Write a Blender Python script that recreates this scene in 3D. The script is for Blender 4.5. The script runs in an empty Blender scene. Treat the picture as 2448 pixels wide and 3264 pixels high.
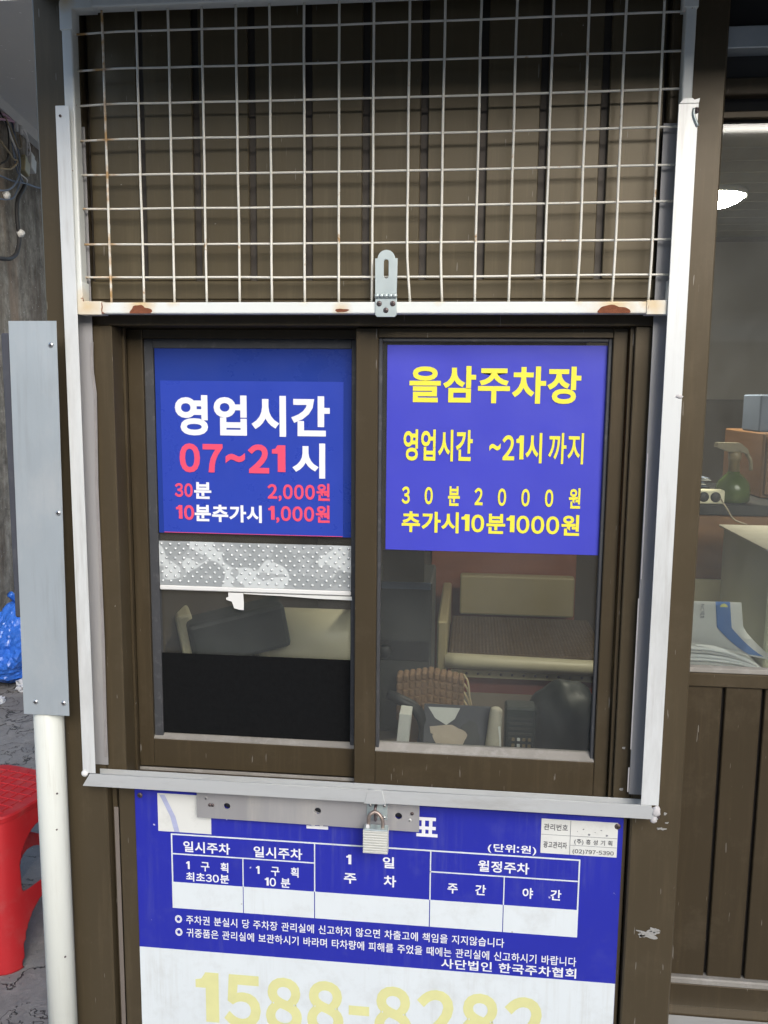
import bpy, bmesh, math, random
from mathutils import Vector, Matrix, noise
random.seed(7)
S = bpy.context.scene
COL = S.collection
R = math.radians

# ------------------------------------------------------------------ camera
def cam_matrix(pitch, roll, yaw):
    return (Matrix.Rotation(yaw, 3, 'Z') @ Matrix.Rotation(math.pi / 2 + pitch, 3, 'X')
            @ Matrix.Rotation(roll, 3, 'Z'))
cd = bpy.data.cameras.new('camera')
cam = bpy.data.objects.new('camera', cd); COL.objects.link(cam)
cam.location = (0.5517, -1.2687, 1.6003)
cam.rotation_euler = cam_matrix(-0.13684, 0.00954, 0.10275).to_euler()
cd.sensor_fit = 'HORIZONTAL'; cd.sensor_width = 36.0; cd.lens = 36.0 * 2680 / 2448
cd.clip_start = 0.02; cd.clip_end = 500
S.camera = cam

# ------------------------------------------------------------------ sky, sun, exposure
SUN_EL, SUN_AZ = 28.0, 158.0          # elevation; azimuth clockwise from +Y
w = bpy.data.worlds.new('World'); S.world = w; w.use_nodes = True
nt = w.node_tree; bg = nt.nodes['Background']
sky = nt.nodes.new('ShaderNodeTexSky'); sky.sky_type = 'NISHITA'; sky.sun_disc = False
sky.sun_elevation = R(SUN_EL); sky.sun_rotation = R(SUN_AZ)
sky.air_density = 1.15; sky.dust_density = 3.0; sky.ozone_density = 2.0
nt.links.new(sky.outputs[0], bg.inputs[0]); bg.inputs[1].default_value = 0.12
sl = bpy.data.lights.new('sun', 'SUN'); sl.energy = 1.5; sl.angle = R(32); sl.color = (1.0, 0.992, 0.98)
so = bpy.data.objects.new('sun', sl); COL.objects.link(so)
el, az = R(SUN_EL), R(SUN_AZ)
sd = Vector((math.sin(az) * math.cos(el), math.cos(az) * math.cos(el), math.sin(el)))
so.rotation_euler = (-sd).to_track_quat('-Z', 'Y').to_euler(); so.location = (0, -4, 6)
S.view_settings.view_transform = 'Standard'; S.view_settings.look = 'None'
S.view_settings.exposure = 0.86; S.view_settings.gamma = 1.0
S.cycles.max_bounces = 10; S.cycles.transparent_max_bounces = 16
S.cycles.use_denoising = True

# ------------------------------------------------------------------ materials
def new_mat(name):
    m = bpy.data.materials.new(name); m.use_nodes = True
    t = m.node_tree; b = t.nodes['Principled BSDF']
    return m, t, b
def N(t, typ, **kw):
    n = t.nodes.new(typ)
    for k, v in kw.items(): setattr(n, k, v)
    return n
def coords(t, scale=1.0, stretch=(1, 1, 1)):
    c = N(t, 'ShaderNodeTexCoord'); mp = N(t, 'ShaderNodeMapping')
    mp.inputs['Scale'].default_value = [scale * s for s in stretch]
    t.links.new(c.outputs['Object'], mp.inputs[0]); return mp.outputs[0]
def noise_tex(t, vec, scale, detail=4, rough=.6):
    n = N(t, 'ShaderNodeTexNoise'); n.inputs['Scale'].default_value = scale
    n.inputs['Detail'].default_value = detail; n.inputs['Roughness'].default_value = rough
    t.links.new(vec, n.inputs['Vector']); return n.outputs[0]
def ramp(t, fac, a, b, ca=(0, 0, 0, 1), cb=(1, 1, 1, 1)):
    r = N(t, 'ShaderNodeValToRGB'); r.color_ramp.elements[0].position = a; r.color_ramp.elements[1].position = b
    r.color_ramp.elements[0].color = ca; r.color_ramp.elements[1].color = cb
    t.links.new(fac, r.inputs[0]); return r.outputs[0]
def mixc(t, fac, a, b, mode='MIX'):
    m = N(t, 'ShaderNodeMix', data_type='RGBA', blend_type=mode)
    for sock, v in ((m.inputs[0], fac), (m.inputs[6], a), (m.inputs[7], b)):
        if hasattr(v, 'is_linked'): t.links.new(v, sock)
        elif isinstance(v, (int, float)): sock.default_value = v
        else: sock.default_value = (*v[:3], 1)
    return m.outputs[2]
def bump(t, b, h, strength, dist=.002):
    n = N(t, 'ShaderNodeBump'); n.inputs['Strength'].default_value = strength
    n.inputs['Distance'].default_value = dist
    t.links.new(h, n.inputs['Height']); t.links.new(n.outputs[0], b.inputs['Normal'])
def mul(c, k): return tuple(min(1, x * k) for x in c)
def paint(name, col, rough=.45, metal=0.0, var=.16, scale=9, stretch=(1, 1, 1), bmp=.0, bscale=300,
          dust=None, dust_amt=.5, dust_lo=.55, speck=None, speck_t=.74, speck_scale=70, spec=.5, rvar=.1, streak=None, streak_amt=.5):
    """painted / plastic / metal surface: broad tone variation, optional dust film and chips"""
    m, t, b = new_mat(name)
    v = coords(t, 1, stretch)
    n1 = noise_tex(t, v, scale)
    c = mixc(t, n1, mul(col, 1 - var), mul(col, 1 + var))
    if dust:
        nd = ramp(t, noise_tex(t, v, scale * 2.3, 6, .7), dust_lo, dust_lo + .25)
        k = N(t, 'ShaderNodeMath', operation='MULTIPLY'); t.links.new(nd, k.inputs[0]); k.inputs[1].default_value = dust_amt
        c = mixc(t, k.outputs[0], c, dust)
    if streak:
        sn = ramp(t, noise_tex(t, coords(t, 1, (1, 1, .05)), 95, 5, .7), .50, .74)
        sm = ramp(t, noise_tex(t, coords(t), 6, 3, .6), .42, .62)
        k2 = N(t, 'ShaderNodeMath', operation='MULTIPLY'); k2.inputs[1].default_value = streak_amt
        t.links.new(mixc(t, 1.0, sn, sm, 'MULTIPLY'), k2.inputs[0]); c = mixc(t, k2.outputs[0], c, streak)
    if speck:
        ns = ramp(t, noise_tex(t, coords(t), speck_scale, 2, .5), speck_t, speck_t + .02)
        c = mixc(t, ns, c, speck)
    t.links.new(c, b.inputs['Base Color'])
    rr = N(t, 'ShaderNodeMapRange'); t.links.new(noise_tex(t, v, scale * 3, 5), rr.inputs[0])
    rr.inputs[3].default_value = max(.02, rough - rvar); rr.inputs[4].default_value = rough + rvar
    t.links.new(rr.outputs[0], b.inputs['Roughness'])
    b.inputs['Metallic'].default_value = metal; b.inputs['Specular IOR Level'].default_value = spec
    if bmp: bump(t, b, noise_tex(t, coords(t), bscale, 4), bmp, .001)
    return m

BROWN = (.080, .062, .037)
M = {}
def bronze(name, col, rough):
    m, t, b = new_mat(name)
    v = coords(t, 1, (1, 1, .35)); c0 = coords(t)
    c = mixc(t, noise_tex(t, v, 5), mul(col, .86), mul(col, 1.14))
    c = mixc(t, ramp(t, noise_tex(t, coords(t, 1, (1, 1, .06)), 60, 5, .7), .52, .80, (0, 0, 0, 1), (.5, .5, .5, 1)), c, mul(col, 1.7))      # run-down dust streaks
    c = mixc(t, ramp(t, noise_tex(t, c0, 11, 6, .75), .52, .85, (0, 0, 0, 1), (.45, .45, .45, 1)), c, (.135, .108, .072))      # dust film
    c = mixc(t, ramp(t, noise_tex(t, c0, 75, 2, .5), .79, .81), c, (.40, .38, .34))                                     # chips
    c = mixc(t, ramp(t, noise_tex(t, coords(t, 1, (90, 90, 7)), 3, 2, .5), .735, .75, (0, 0, 0, 1), (.6, .6, .6, 1)), c, (.33, .31, .28))  # scratches
    t.links.new(c, b.inputs['Base Color'])
    rr = N(t, 'ShaderNodeMapRange'); t.links.new(noise_tex(t, c0, 16, 5), rr.inputs[0])
    rr.inputs[3].default_value = rough - .07; rr.inputs[4].default_value = rough + .12
    t.links.new(rr.outputs[0], b.inputs['Roughness']); b.inputs['Metallic'].default_value = .22
    b.inputs['Specular IOR Level'].default_value = .32
    return m
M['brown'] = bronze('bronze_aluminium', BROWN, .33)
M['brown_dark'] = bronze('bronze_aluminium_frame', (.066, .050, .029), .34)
M['cladding_lit'] = bronze('olive_bronze_lit', (.104, .084, .050), .31)  # bronze lightened on the upper wall in place of brighter light there
M['brown_shaded'] = bronze('shaded_brown_door', (.056, .042, .024), .36)  # same bronze paint, darkened for the dim reflection low on the door
M['dusty_brown'] = paint('dusty_brown_strip', (.17, .145, .125), .6, 0, .15, 8)
M['groove'] = paint('groove_floor', (.055, .046, .037), .5, .4, .2, 8)
M['soffit'] = paint('dark_soffit', (.022, .021, .02), .75, 0, .3, 6)
M['gasket'] = paint('rubber_gasket', (.045, .047, .052), .6, 0, .25, 30, dust=(.2, .2, .2), dust_amt=.4)
M['dusty_bead'] = paint('dusty_sash_bead', (.25, .235, .21), .7, .1, .3, 14, (1, 1, 1), .2, 300, (.42, .40, .37), .6, .5)
M['white_ali'] = paint('white_aluminium', (.70, .72, .715), .33, .15, .10, 6, (1, 1, .2), 0, 300, (.44, .44, .42), .6, .5, (.25, .22, .2), .78, 45, streak=(.36, .34, .31), streak_amt=.7)
M['grey_ali'] = paint('mill_aluminium', (.60, .615, .61), .36, .35, .14, 12, (.2, 1, 1), .05, 300, (.40, .39, .36), .6, .5, (.75, .75, .75), .79, 60)
M['channel_in'] = paint('channel_inside', (.36, .355, .36), .5, .3, .22, 7, (1, 1, .1), dust=(.52, .50, .46), dust_amt=.8, dust_lo=.5)
M['galv'] = paint('galvanised_sheet', (.50, .555, .585), .36, .45, .16, 7, (1, 1, .5), .08, 400, (.62, .64, .64), .6, .5, streak=(.36, .38, .39), streak_amt=.55)
M['galv_screw'] = paint('zinc_screw', (.62, .62, .62), .3, .9, .15, 60)
M['zinc'] = paint('zinc_plate', (.50, .57, .57), .36, .55, .08, 20, dust=(.5, .52, .5), dust_amt=.3)
M['screw_old'] = paint('tarnished_screw', (.16, .125, .125), .45, .7, .3, 200)
M['hole'] = paint('screw_recess', (.012, .012, .012), .8, 0, .1)
M['pvc'] = paint('cream_pvc', (.68, .70, .645), .38, 0, .07, 4, (1, 1, .2), streak=(.45, .43, .36), streak_amt=.6, dust=(.55, .55, .50), dust_amt=.3, dust_lo=.6, speck=(.2, .18, .15), speck_t=.82, speck_scale=40)
M['dark_box'] = paint('dark_slate_plastic', (.055, .058, .072), .6, 0, .25, 14, dust=(.14, .14, .14), dust_amt=.4)
M['black'] = paint('black_plastic', (.012, .013, .014), .5, 0, .3, 30)
M['cream'] = paint('cream_vinyl', (.70, .66, .48), .42, 0, .12, 10)
M['cream_board'] = paint('cream_board', (.46, .40, .24), .6, 0, .12, 7)
M['red_wood'] = paint('red_brown_panel', (.34, .140, .085), .6, 0, .22, 5, (1, 1, 6))
M['red_cloth'] = paint('dull_red_cloth', (.24, .07, .055), .85, 0, .2, 20, bmp=.3, bscale=900)
M['wood'] = paint('brown_wood', (.19, .092, .035), .55, 0, .35, 4, (1, 1, 14))
M['weave'] = paint('brown_woven_mat', (.17, .125, .075), .85, 0, .35, 160, (1, 1, 1), .5, 700)
def weave():
    m, t, b = new_mat('brown_woven_mat')
    c0 = coords(t); h = None
    w1 = N(t, 'ShaderNodeTexWave'); w1.inputs['Scale'].default_value = 26; w1.bands_direction = 'X'; t.links.new(c0, w1.inputs['Vector'])
    w2 = N(t, 'ShaderNodeTexWave'); w2.inputs['Scale'].default_value = 18; w2.bands_direction = 'Y'; t.links.new(c0, w2.inputs['Vector'])
    h = mixc(t, 1.0, w1.outputs[0], w2.outputs[0], 'MULTIPLY')
    c = mixc(t, h, (.13, .090, .055), (.34, .25, .155))
    c = mixc(t, noise_tex(t, c0, 20), mul((.09, .062, .036), 1), c)
    t.links.new(c, b.inputs['Base Color']); b.inputs['Roughness'].default_value = .85
    bump(t, b, h, .8, .006); return m
M['weave'] = weave()
M['rattan'] = paint('tan_ribbed_cloth', (.22, .135, .075), .8, 0, .25, 60, bmp=.5, bscale=600)
M['fringe'] = paint('straw_fringe', (.42, .34, .2), .8, 0, .25, 60)
M['paper'] = paint('newsprint', (.60, .62, .62), .8, 0, .08, 30)
M['paper_edge'] = paint('newsprint_edges', (.42, .43, .42), .85, 0, .35, 120, (1, 1, 8))
M['white_paper'] = paint('white_paper', (.66, .67, .64), .75, 0, .08, 12, dust=(.45, .45, .42), dust_amt=.5)
M['yellow_note'] = paint('yellow_note', (.62, .58, .20), .75, 0, .06, 10)
M['ink_dark'] = paint('dark_ink', (.045, .047, .06), .6, 0, .1)
M['ink_grey'] = paint('grey_ink', (.20, .21, .23), .7, 0, .1)
M['ink_white'] = paint('white_vinyl_letter', (.80, .81, .84), .4, 0, .03)
M['ink_pink'] = paint('red_vinyl_letter', (.78, .075, .15), .45, 0, .05)
M['ink_yellow'] = paint('yellow_vinyl_letter', (.82, .74, .06), .45, 0, .04)
M['ink_pale_yellow'] = paint('faded_yellow_letter', (.70, .69, .33), .5, 0, .12, 22)
M['news_blue'] = paint('news_blue_ink', (.09, .22, .52), .7, 0, .15, 30)
M['news_yellow'] = paint('news_yellow_ink', (.5, .52, .16), .7, 0, .1)
M['poster_navy'] = paint('navy_poster', (.016, .042, .27), .30, 0, .12, 6, bmp=.7, bscale=14, rvar=.12)
M['poster_blue'] = paint('blue_poster', (.028, .058, .40), .30, 0, .10, 8, bmp=.7, bscale=16, rvar=.12)
M['poster_violet'] = paint('violet_blue_poster', (.056, .062, .50), .36, 0, .09, 7, bmp=.7, bscale=14, rvar=.12)
M['board_blue'] = paint('price_board_blue', (.021, .027, .36), .34, 0, .09, 9, dust=(.08, .09, .38), dust_amt=.35, dust_lo=.55, speck=(.45, .45, .66), speck_t=.77, speck_scale=55, streak=(.10, .11, .36), streak_amt=.55)
M['board_white'] = paint('price_board_white', (.70, .75, .77), .4, 0, .05, 9, dust=(.54, .56, .55), dust_amt=.5, dust_lo=.5, speck=(.45, .45, .43), speck_t=.79, speck_scale=60, streak=(.50, .50, .46), streak_amt=.5)
M['skin_print'] = paint('printed_skin', (.48, .40, .32), .6, 0, .2, 50)
M['pale_cloth'] = paint('pale_towel', (.46, .43, .35), .85, 0, .2, 40, bmp=.4, bscale=500)
M['spray_green'] = paint('green_liquid_bottle', (.055, .085, .014), .22, 0, .2, 30)
M['spray_neck'] = paint('tan_neck', (.22, .17, .09), .4, 0, .1)
M['spray_cap'] = paint('trigger_cap', (.20, .17, .11), .45, 0, .1)
M['rust'] = paint('rust', (.19, .062, .028), .9, 0, .45, 90, bmp=.8, bscale=500)
M['red_plastic'] = paint('red_plastic', (.48, .022, .028), .42, 0, .16, 6, bmp=.05, bscale=200, dust=(.42, .12, .11), dust_amt=.5, dust_lo=.5)
M['blue_film'] = paint('blue_plastic_film', (.035, .15, .60), .28, 0, .35, 9)
M['clear_film'] = paint('clear_plastic_scrap', (.52, .54, .58), .2, 0, .3, 30)
M['wire_white'] = paint('white_cable', (.80, .79, .78), .5, 0, .15, 20)
M['wire_pink'] = paint('mauve_cable', (.55, .33, .45), .5, 0, .2, 20)
M['wire_blue'] = paint('blue_grey_cable', (.16, .20, .28), .5, 0, .2, 20)
M['wire_black'] = paint('black_cable', (.03, .03, .032), .6, 0, .25, 20)
M['wire_tan'] = paint('tan_cable', (.30, .25, .17), .6, 0, .2, 20)
M['conn_tan'] = paint('tan_connector', (.36, .32, .19), .5, 0, .1)
M['conn_white'] = paint('white_connector', (.70, .70, .68), .5, 0, .05)
M['splash'] = paint('dried_white_splash', (.30, .295, .28), .85, 0, .3, 120)
M['silicone'] = paint('dried_sealant', (.52, .50, .50), .55, 0, .2, 60)
M['room_dark'] = paint('dark_inner_wall', (.105, .085, .066), .8, 0, .25, 4)
M['room_grey'] = paint('grey_green_inner_wall', (.26, .235, .20), .8, 0, .18, 3)
M['room_floor'] = paint('inner_floor', (.10, .085, .07), .7, 0, .2, 4)
M['ceil_board'] = paint('pale_ceiling_board', (.40, .37, .27), .7, 0, .16, 6, (4, 1, 1))
M['dark_green'] = paint('dark_green_plastic', (.022, .030, .028), .55, 0, .35, 20, dust=(.06, .07, .065), dust_amt=.5)
M['pc_grey'] = paint('charcoal_case', (.045, .047, .043), .5, 0, .25, 12)

M['faded_ink'] = paint('faded_blue_ink', (.40, .43, .62), .7, 0, .2, 60)
M['lock_body'] = paint('laminated_lock_steel', (.66, .66, .60), .35, .35, .12, 40, (1, 1, 4))
M['rusty_steel'] = paint('rusty_shackle_steel', (.36, .29, .25), .4, .7, .35, 120)
M['black_felt'] = paint('black_felt_board', (.006, .0065, .007), .9, 0, .5, 120, bmp=.3, bscale=900, spec=.12)
M['box_olive'] = paint('pale_olive_carton', (.36, .36, .25), .6, 0, .10, 8)
M['stud'] = paint('moulded_stud', (.62, .65, .65), .16, .35, .1, 40)
def guard_paint():
    m, t, b = new_mat('cream_white_enamel_with_rust_stains')
    c0 = coords(t)
    n1 = noise_tex(t, c0, 14)
    c = mixc(t, n1, (.68, .71, .69), (.76, .79, .77))
    pts = [((.048, -.012, 1.732), .028), ((-.032, -.012, 1.731), .030), ((.750, -.012, 1.733), .038), ((.357, -.012, 1.727), .014),
           ((.806, -.012, 1.731), .022), ((-.05, -.012, 2.165), .016), ((.845, -.012, 2.145), .014), ((.0, -.006, 1.740), .010), ((.10, -.006, 1.740), .012), ((.30, -.006, 1.739), .008), ((.70, -.006, 1.740), .010), ((.795, -.006, 1.740), .014), ((.052, -.004, 1.745), .02), ((.50, -.004, 1.741), .012)]
    nn = noise_tex(t, c0, 60, 5, .7)
    for p, r in pts:
        d = N(t, 'ShaderNodeVectorMath', operation='DISTANCE'); t.links.new(c0, d.inputs[0]); d.inputs[1].default_value = p
        a = N(t, 'ShaderNodeMath', operation='MULTIPLY_ADD'); t.links.new(nn, a.inputs[0]); a.inputs[1].default_value = r * .9
        t.links.new(d.outputs['Value'], a.inputs[2])
        f = ramp(t, a.outputs[0], r * .45, r * 1.6, (.75, .75, .75, 1), (0, 0, 0, 1))
        c = mixc(t, f, c, (.62, .42, .15))
    chips = ramp(t, noise_tex(t, c0, 110, 3, .6), .735, .755)
    c = mixc(t, chips, c, (.30, .16, .08))
    t.links.new(c, b.inputs['Base Color']); b.inputs['Roughness'].default_value = .38
    bump(t, b, noise_tex(t, c0, 160, 4), .12, .001)
    return m
M['guard'] = guard_paint()
def wire_paint():
    m, t, b = new_mat('cream_wire_enamel')
    c0 = coords(t)
    c = mixc(t, noise_tex(t, c0, 8), (.72, .70, .62), (.82, .80, .73))
    f = ramp(t, noise_tex(t, c0, 38, 4, .65), .63, .72)
    sx = N(t, 'ShaderNodeSeparateXYZ'); t.links.new(c0, sx.inputs[0])
    lf = ramp(t, sx.outputs[0], -.03, .02, (1, 1, 1, 1), (0, 0, 0, 1))
    c = mixc(t, mixc(t, 1.0, lf, ramp(t, noise_tex(t, c0, 30, 3), .45, .6), 'MULTIPLY'), c, (.50, .30, .12))
    c = mixc(t, f, c, (.42, .25, .10))
    t.links.new(c, b.inputs['Base Color']); b.inputs['Roughness'].default_value = .4
    return m
M['wire'] = wire_paint()
def glass_mat(name, haze, tint=(.93, .95, .94)):
    m, t, b = new_mat(name); t.nodes.remove(b)
    out = t.nodes['Material Output']
    tr = N(t, 'ShaderNodeBsdfTransparent'); tr.inputs[0].default_value = (*tint, 1)
    gl = N(t, 'ShaderNodeBsdfGlossy'); gl.inputs['Roughness'].default_value = .03
    fr = N(t, 'ShaderNodeFresnel'); fr.inputs[0].default_value = 1.52
    m1 = N(t, 'ShaderNodeMixShader'); t.links.new(fr.outputs[0], m1.inputs[0])
    t.links.new(tr.outputs[0], m1.inputs[1]); t.links.new(gl.outputs[0], m1.inputs[2])
    df = N(t, 'ShaderNodeBsdfDiffuse'); df.inputs[0].default_value = (.42, .43, .42, 1)
    c0 = coords(t, 1, (1, 1, .6))
    nf = ramp(t, noise_tex(t, c0, 7, 6, .65), .3, .8, (haze * .45,) * 3 + (1,), (haze * 1.5,) * 3 + (1,))
    scr = ramp(t, noise_tex(t, coords(t, 1, (5, 1, 60)), 6, 3, .6), .73, .76, (0, 0, 0, 1), (.10, .10, .10, 1))
    ad = mixc(t, 1.0, nf, scr, 'ADD')
    m2 = N(t, 'ShaderNodeMixShader'); t.links.new(ad, m2.inputs[0])
    t.links.new(m1.outputs[0], m2.inputs[1]); t.links.new(df.outputs[0], m2.inputs[2])
    t.links.new(m2.outputs[0], out.inputs[0]); return m
M['glass'] = glass_mat('dusty_hazed_glass', .048)  # dust film, raised further to stand in for veiling lens haze
M['glass_door'] = glass_mat('smeared_hazed_door_glass', .085)  # smears, plus pale haze standing in for street reflections
def mat_print():
    m, t, b = new_mat('grey_floral_vinyl')
    c0 = coords(t)
    d = noise_tex(t, c0, 17, 1, .3)
    f = ramp(t, d, .49, .505)
    g = ramp(t, noise_tex(t, coords(t, 1, (1, 1, 1.6)), 34, 0, .3), .575, .585)
    c = mixc(t, f, (.54, .57, .57), (.30, .32, .325))
    c = mixc(t, g, c, (.36, .38, .385))
    t.links.new(c, b.inputs['Base Color']); b.inputs['Roughness'].default_value = .35
    return m
M['floral'] = mat_print()
def concrete(name, c1, c2, c3, scale, bmp, wet=.8, crack=False):
    m, t, b = new_mat(name)
    c0 = coords(t)
    n1 = noise_tex(t, c0, scale, 8, .7); n2 = noise_tex(t, c0, scale * .22, 4, .6)
    c = mixc(t, n1, c1, c2)
    c = mixc(t, ramp(t, n2, .45, .65), c, c3)
    sp = ramp(t, noise_tex(t, c0, scale * 9, 3, .6), .68, .72)
    c = mixc(t, sp, c, mul(c2, 1.5))
    h = n1
    if crack:
        vo = N(t, 'ShaderNodeTexVoronoi', feature='DISTANCE_TO_EDGE'); vo.inputs['Scale'].default_value = 2.6
        ds = noise_tex(t, c0, 4, 5)
        vm = N(t, 'ShaderNodeVectorMath', operation='ADD'); t.links.new(c0, vm.inputs[0]); t.links.new(ds, vm.inputs[1])
        t.links.new(vm.outputs[0], vo.inputs['Vector'])
        ck = ramp(t, vo.outputs[0], .004, .016)
        c = mixc(t, ck, mul(c1, .45), c)
        h = mixc(t, .5, n1, ck)
    t.links.new(c, b.inputs['Base Color']); b.inputs['Roughness'].default_value = wet
    bump(t, b, h, bmp, .02); return m
M['ground'] = concrete('grey_concrete_ground', (.13, .125, .12), (.36, .35, .34), (.19, .18, .175), 16, .9, .75, True)
def old_wall():
    m, t, b = new_mat('stained_concrete_wall')
    c0 = coords(t); v = coords(t, 1, (1, 1, .22))
    n1 = noise_tex(t, c0, 9, 10, .75)
    c = mixc(t, ramp(t, n1, .32, .70), (.10, .088, .070), (.52, .48, .41))
    c = mixc(t, ramp(t, noise_tex(t, v, 5, 6, .7), .44, .62, (0, 0, 0, 1), (.8, .8, .8, 1)), c, (.13, .098, .07))
    c = mixc(t, ramp(t, noise_tex(t, v, 3.1, 3, .6), .55, .66, (0, 0, 0, 1), (.65, .65, .65, 1)), c, (.33, .24, .17))
    c = mixc(t, ramp(t, noise_tex(t, c0, 60, 2, .5), .70, .73), c, (.62, .60, .56))
    t.links.new(c, b.inputs['Base Color']); b.inputs['Roughness'].default_value = .9
    bump(t, b, n1, .9, .03); return m
M['old_wall'] = old_wall()
M['slab'] = concrete('grey_slab', (.62, .62, .60), (.70, .70, .67), (.64, .64, .62), 3, .08, .9)
M['facade'] = concrete('opposite_facade', (.56, .53, .52), (.66, .63, .61), (.58, .54, .52), 1.2, .1, .9)
M['facade_trim'] = paint('facade_trim', (.30, .29, .30), .6, 0, .15, 2)
def emit(name, col, s):
    m, t, b = new_mat(name)
    b.inputs['Base Color'].default_value = (.9, .9, .9, 1)
    b.inputs['Emission Color'].default_value = (*col, 1); b.inputs['Emission Strength'].default_value = s
    return m
M['lamp'] = emit('lit_diffuser', (1.0, .92, .74), 150.0)

# ------------------------------------------------------------------ object helpers
ORG = {}
def link(o, parent=None, label=None, cat=None, group=None, kind=None):
    COL.objects.link(o)
    if parent is not None:
        o.parent = parent
        o.location = -ORG[parent]; ORG[o] = Vector((0, 0, 0))
    else:
        ORG[o] = Vector(o.location)
    if label: o['label'] = label
    if cat: o['category'] = cat
    if group: o['group'] = group
    if kind: o['kind'] = kind
    return o
def thing(name, label, cat, loc=(0, 0, 0), group=None):
    o = bpy.data.objects.new(name, None); o.location = loc; o.empty_display_size = .05
    return link(o, None, label, cat, group)
def obj(name, bm, mat, parent=None, smooth=False, **kw):
    me = bpy.data.meshes.new(name); bm.normal_update(); bm.to_mesh(me); bm.free()
    ms = mat if isinstance(mat, (list, tuple)) else [mat]
    for x in ms: me.materials.append(M[x])
    if smooth:
        for p in me.polygons: p.use_smooth = True
    return link(bpy.data.objects.new(name, me), parent, **kw)
def add_box(bm, x0, x1, y0, y1, z0, z1, bev=0.0, rot=None, seg=1):
    r = bmesh.ops.create_cube(bm, size=1)
    vs = r['verts']; c = Vector(((x0 + x1) / 2, (y0 + y1) / 2, (z0 + z1) / 2))
    d = Vector((x1 - x0, y1 - y0, z1 - z0))
    for v in vs: v.co = Vector((v.co.x * d.x, v.co.y * d.y, v.co.z * d.z))
    if bev:
        es = list({e for v in vs for e in v.link_edges})
        rr = bmesh.ops.bevel(bm, geom=es, offset=min(bev, min(d) * .45), segments=seg, affect='EDGES', profile=.5)
        vs = list({v for f in rr['faces'] for v in f.verts} | {v for v in vs if v.is_valid})
        vs = [v for v in vs if v.is_valid]
    for v in vs: v.co = (rot @ v.co if rot else v.co) + c
    return vs
def box(name, x0, x1, y0, y1, z0, z1, mat, parent=None, bev=.001, rot=None, seg=1, **kw):
    bm = bmesh.new(); add_box(bm, x0, x1, y0, y1, z0, z1, bev, rot, seg)
    return obj(name, bm, mat, parent, **kw)
def boxes(name, lst, mat, parent=None, bev=.0006, **kw):
    bm = bmesh.new()
    for b in lst: add_box(bm, *b, bev)
    return obj(name, bm, mat, parent, **kw)
def spline(pts, n=6):
    if len(pts) < 3: return [Vector(p) for p in pts]
    P = [Vector(p) for p in pts]; P = [2 * P[0] - P[1]] + P + [2 * P[-1] - P[-2]]
    out = []
    for i in range(1, len(P) - 2):
        for k in range(n):
            s = k / n; a, b, c, d = P[i - 1], P[i], P[i + 1], P[i + 2]
            out.append(.5 * ((2 * b) + (c - a) * s + (2 * a - 5 * b + 4 * c - d) * s * s + (3 * b - a - 3 * c + d) * s ** 3))
    out.append(P[-2]); return out
def add_tube(bm, pts, r, seg=8, radii=None, cap=True):
    rings = []; prev = None
    for i, p in enumerate(pts):
        d = (pts[min(i + 1, len(pts) - 1)] - pts[max(i - 1, 0)]).normalized()
        if prev is None:
            a = d.orthogonal().normalized()
        else:
            a = (prev - d * prev.dot(d)).normalized()
        prev = a; b = d.cross(a); rr = radii[i] if radii else r
        rings.append([bm.verts.new(p + (a * math.cos(2 * math.pi * k / seg) + b * math.sin(2 * math.pi * k / seg)) * rr) for k in range(seg)])
    for i in range(len(rings) - 1):
        for k in range(seg):
            bm.faces.new((rings[i][k], rings[i][(k + 1) % seg], rings[i + 1][(k + 1) % seg], rings[i + 1][k]))
    if cap:
        bm.faces.new(rings[0][::-1]); bm.faces.new(rings[-1])
def tube(name, pts, r, mat, parent=None, seg=8, n=6, radii=None, **kw):
    bm = bmesh.new(); add_tube(bm, spline(pts, n), r, seg, radii); bmesh.ops.recalc_face_normals(bm, faces=bm.faces)
    return obj(name, bm, mat, parent, True, **kw)
def add_lathe(bm, c, prof, seg=24, axis='Z'):
    c = Vector(c); rings = []
    for r, h in prof:
        ring = []
        for k in range(seg):
            a = 2 * math.pi * k / seg; u, v = r * math.cos(a), r * math.sin(a)
            p = {'Z': Vector((u, v, h)), 'Y': Vector((u, h, v)), 'X': Vector((h, u, v))}[axis]
            ring.append(bm.verts.new(c + p))
        rings.append(ring)
    for i in range(len(rings) - 1):
        for k in range(seg):
            bm.faces.new((rings[i][k], rings[i][(k + 1) % seg], rings[i + 1][(k + 1) % seg], rings[i + 1][k]))
    bm.faces.new(rings[0][::-1]); bm.faces.new(rings[-1])
    bmesh.ops.recalc_face_normals(bm, faces=bm.faces)
def lathe(name, c, prof, mat, parent=None, seg=24, axis='Z', smooth=True, **kw):
    bm = bmesh.new(); add_lathe(bm, c, prof, seg, axis); return obj(name, bm, mat, parent, smooth, **kw)
def screw(x, y, z, r, parent, mat='galv_screw', name='screw'):
    """domed cross head on a face looking towards -Y"""
    s = lathe(name, (x, y, z), [(r, 0), (r, -.0006), (r * .8, -.0016), (r * .35, -.0022), (.0001, -.0022)], mat, parent, 14, 'Y')
    bm = bmesh.new(); k = r * .55
    add_box(bm, x - k, x + k, y - .0025, y - .0018, z - r * .11, z + r * .11)
    add_box(bm, x - r * .11, x + r * .11, y - .0026, y - .0017, z - k, z + k)
    return s if ORG.get(parent) is None else (obj('cross_slot', bm, 'hole', s), s)[1]
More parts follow.
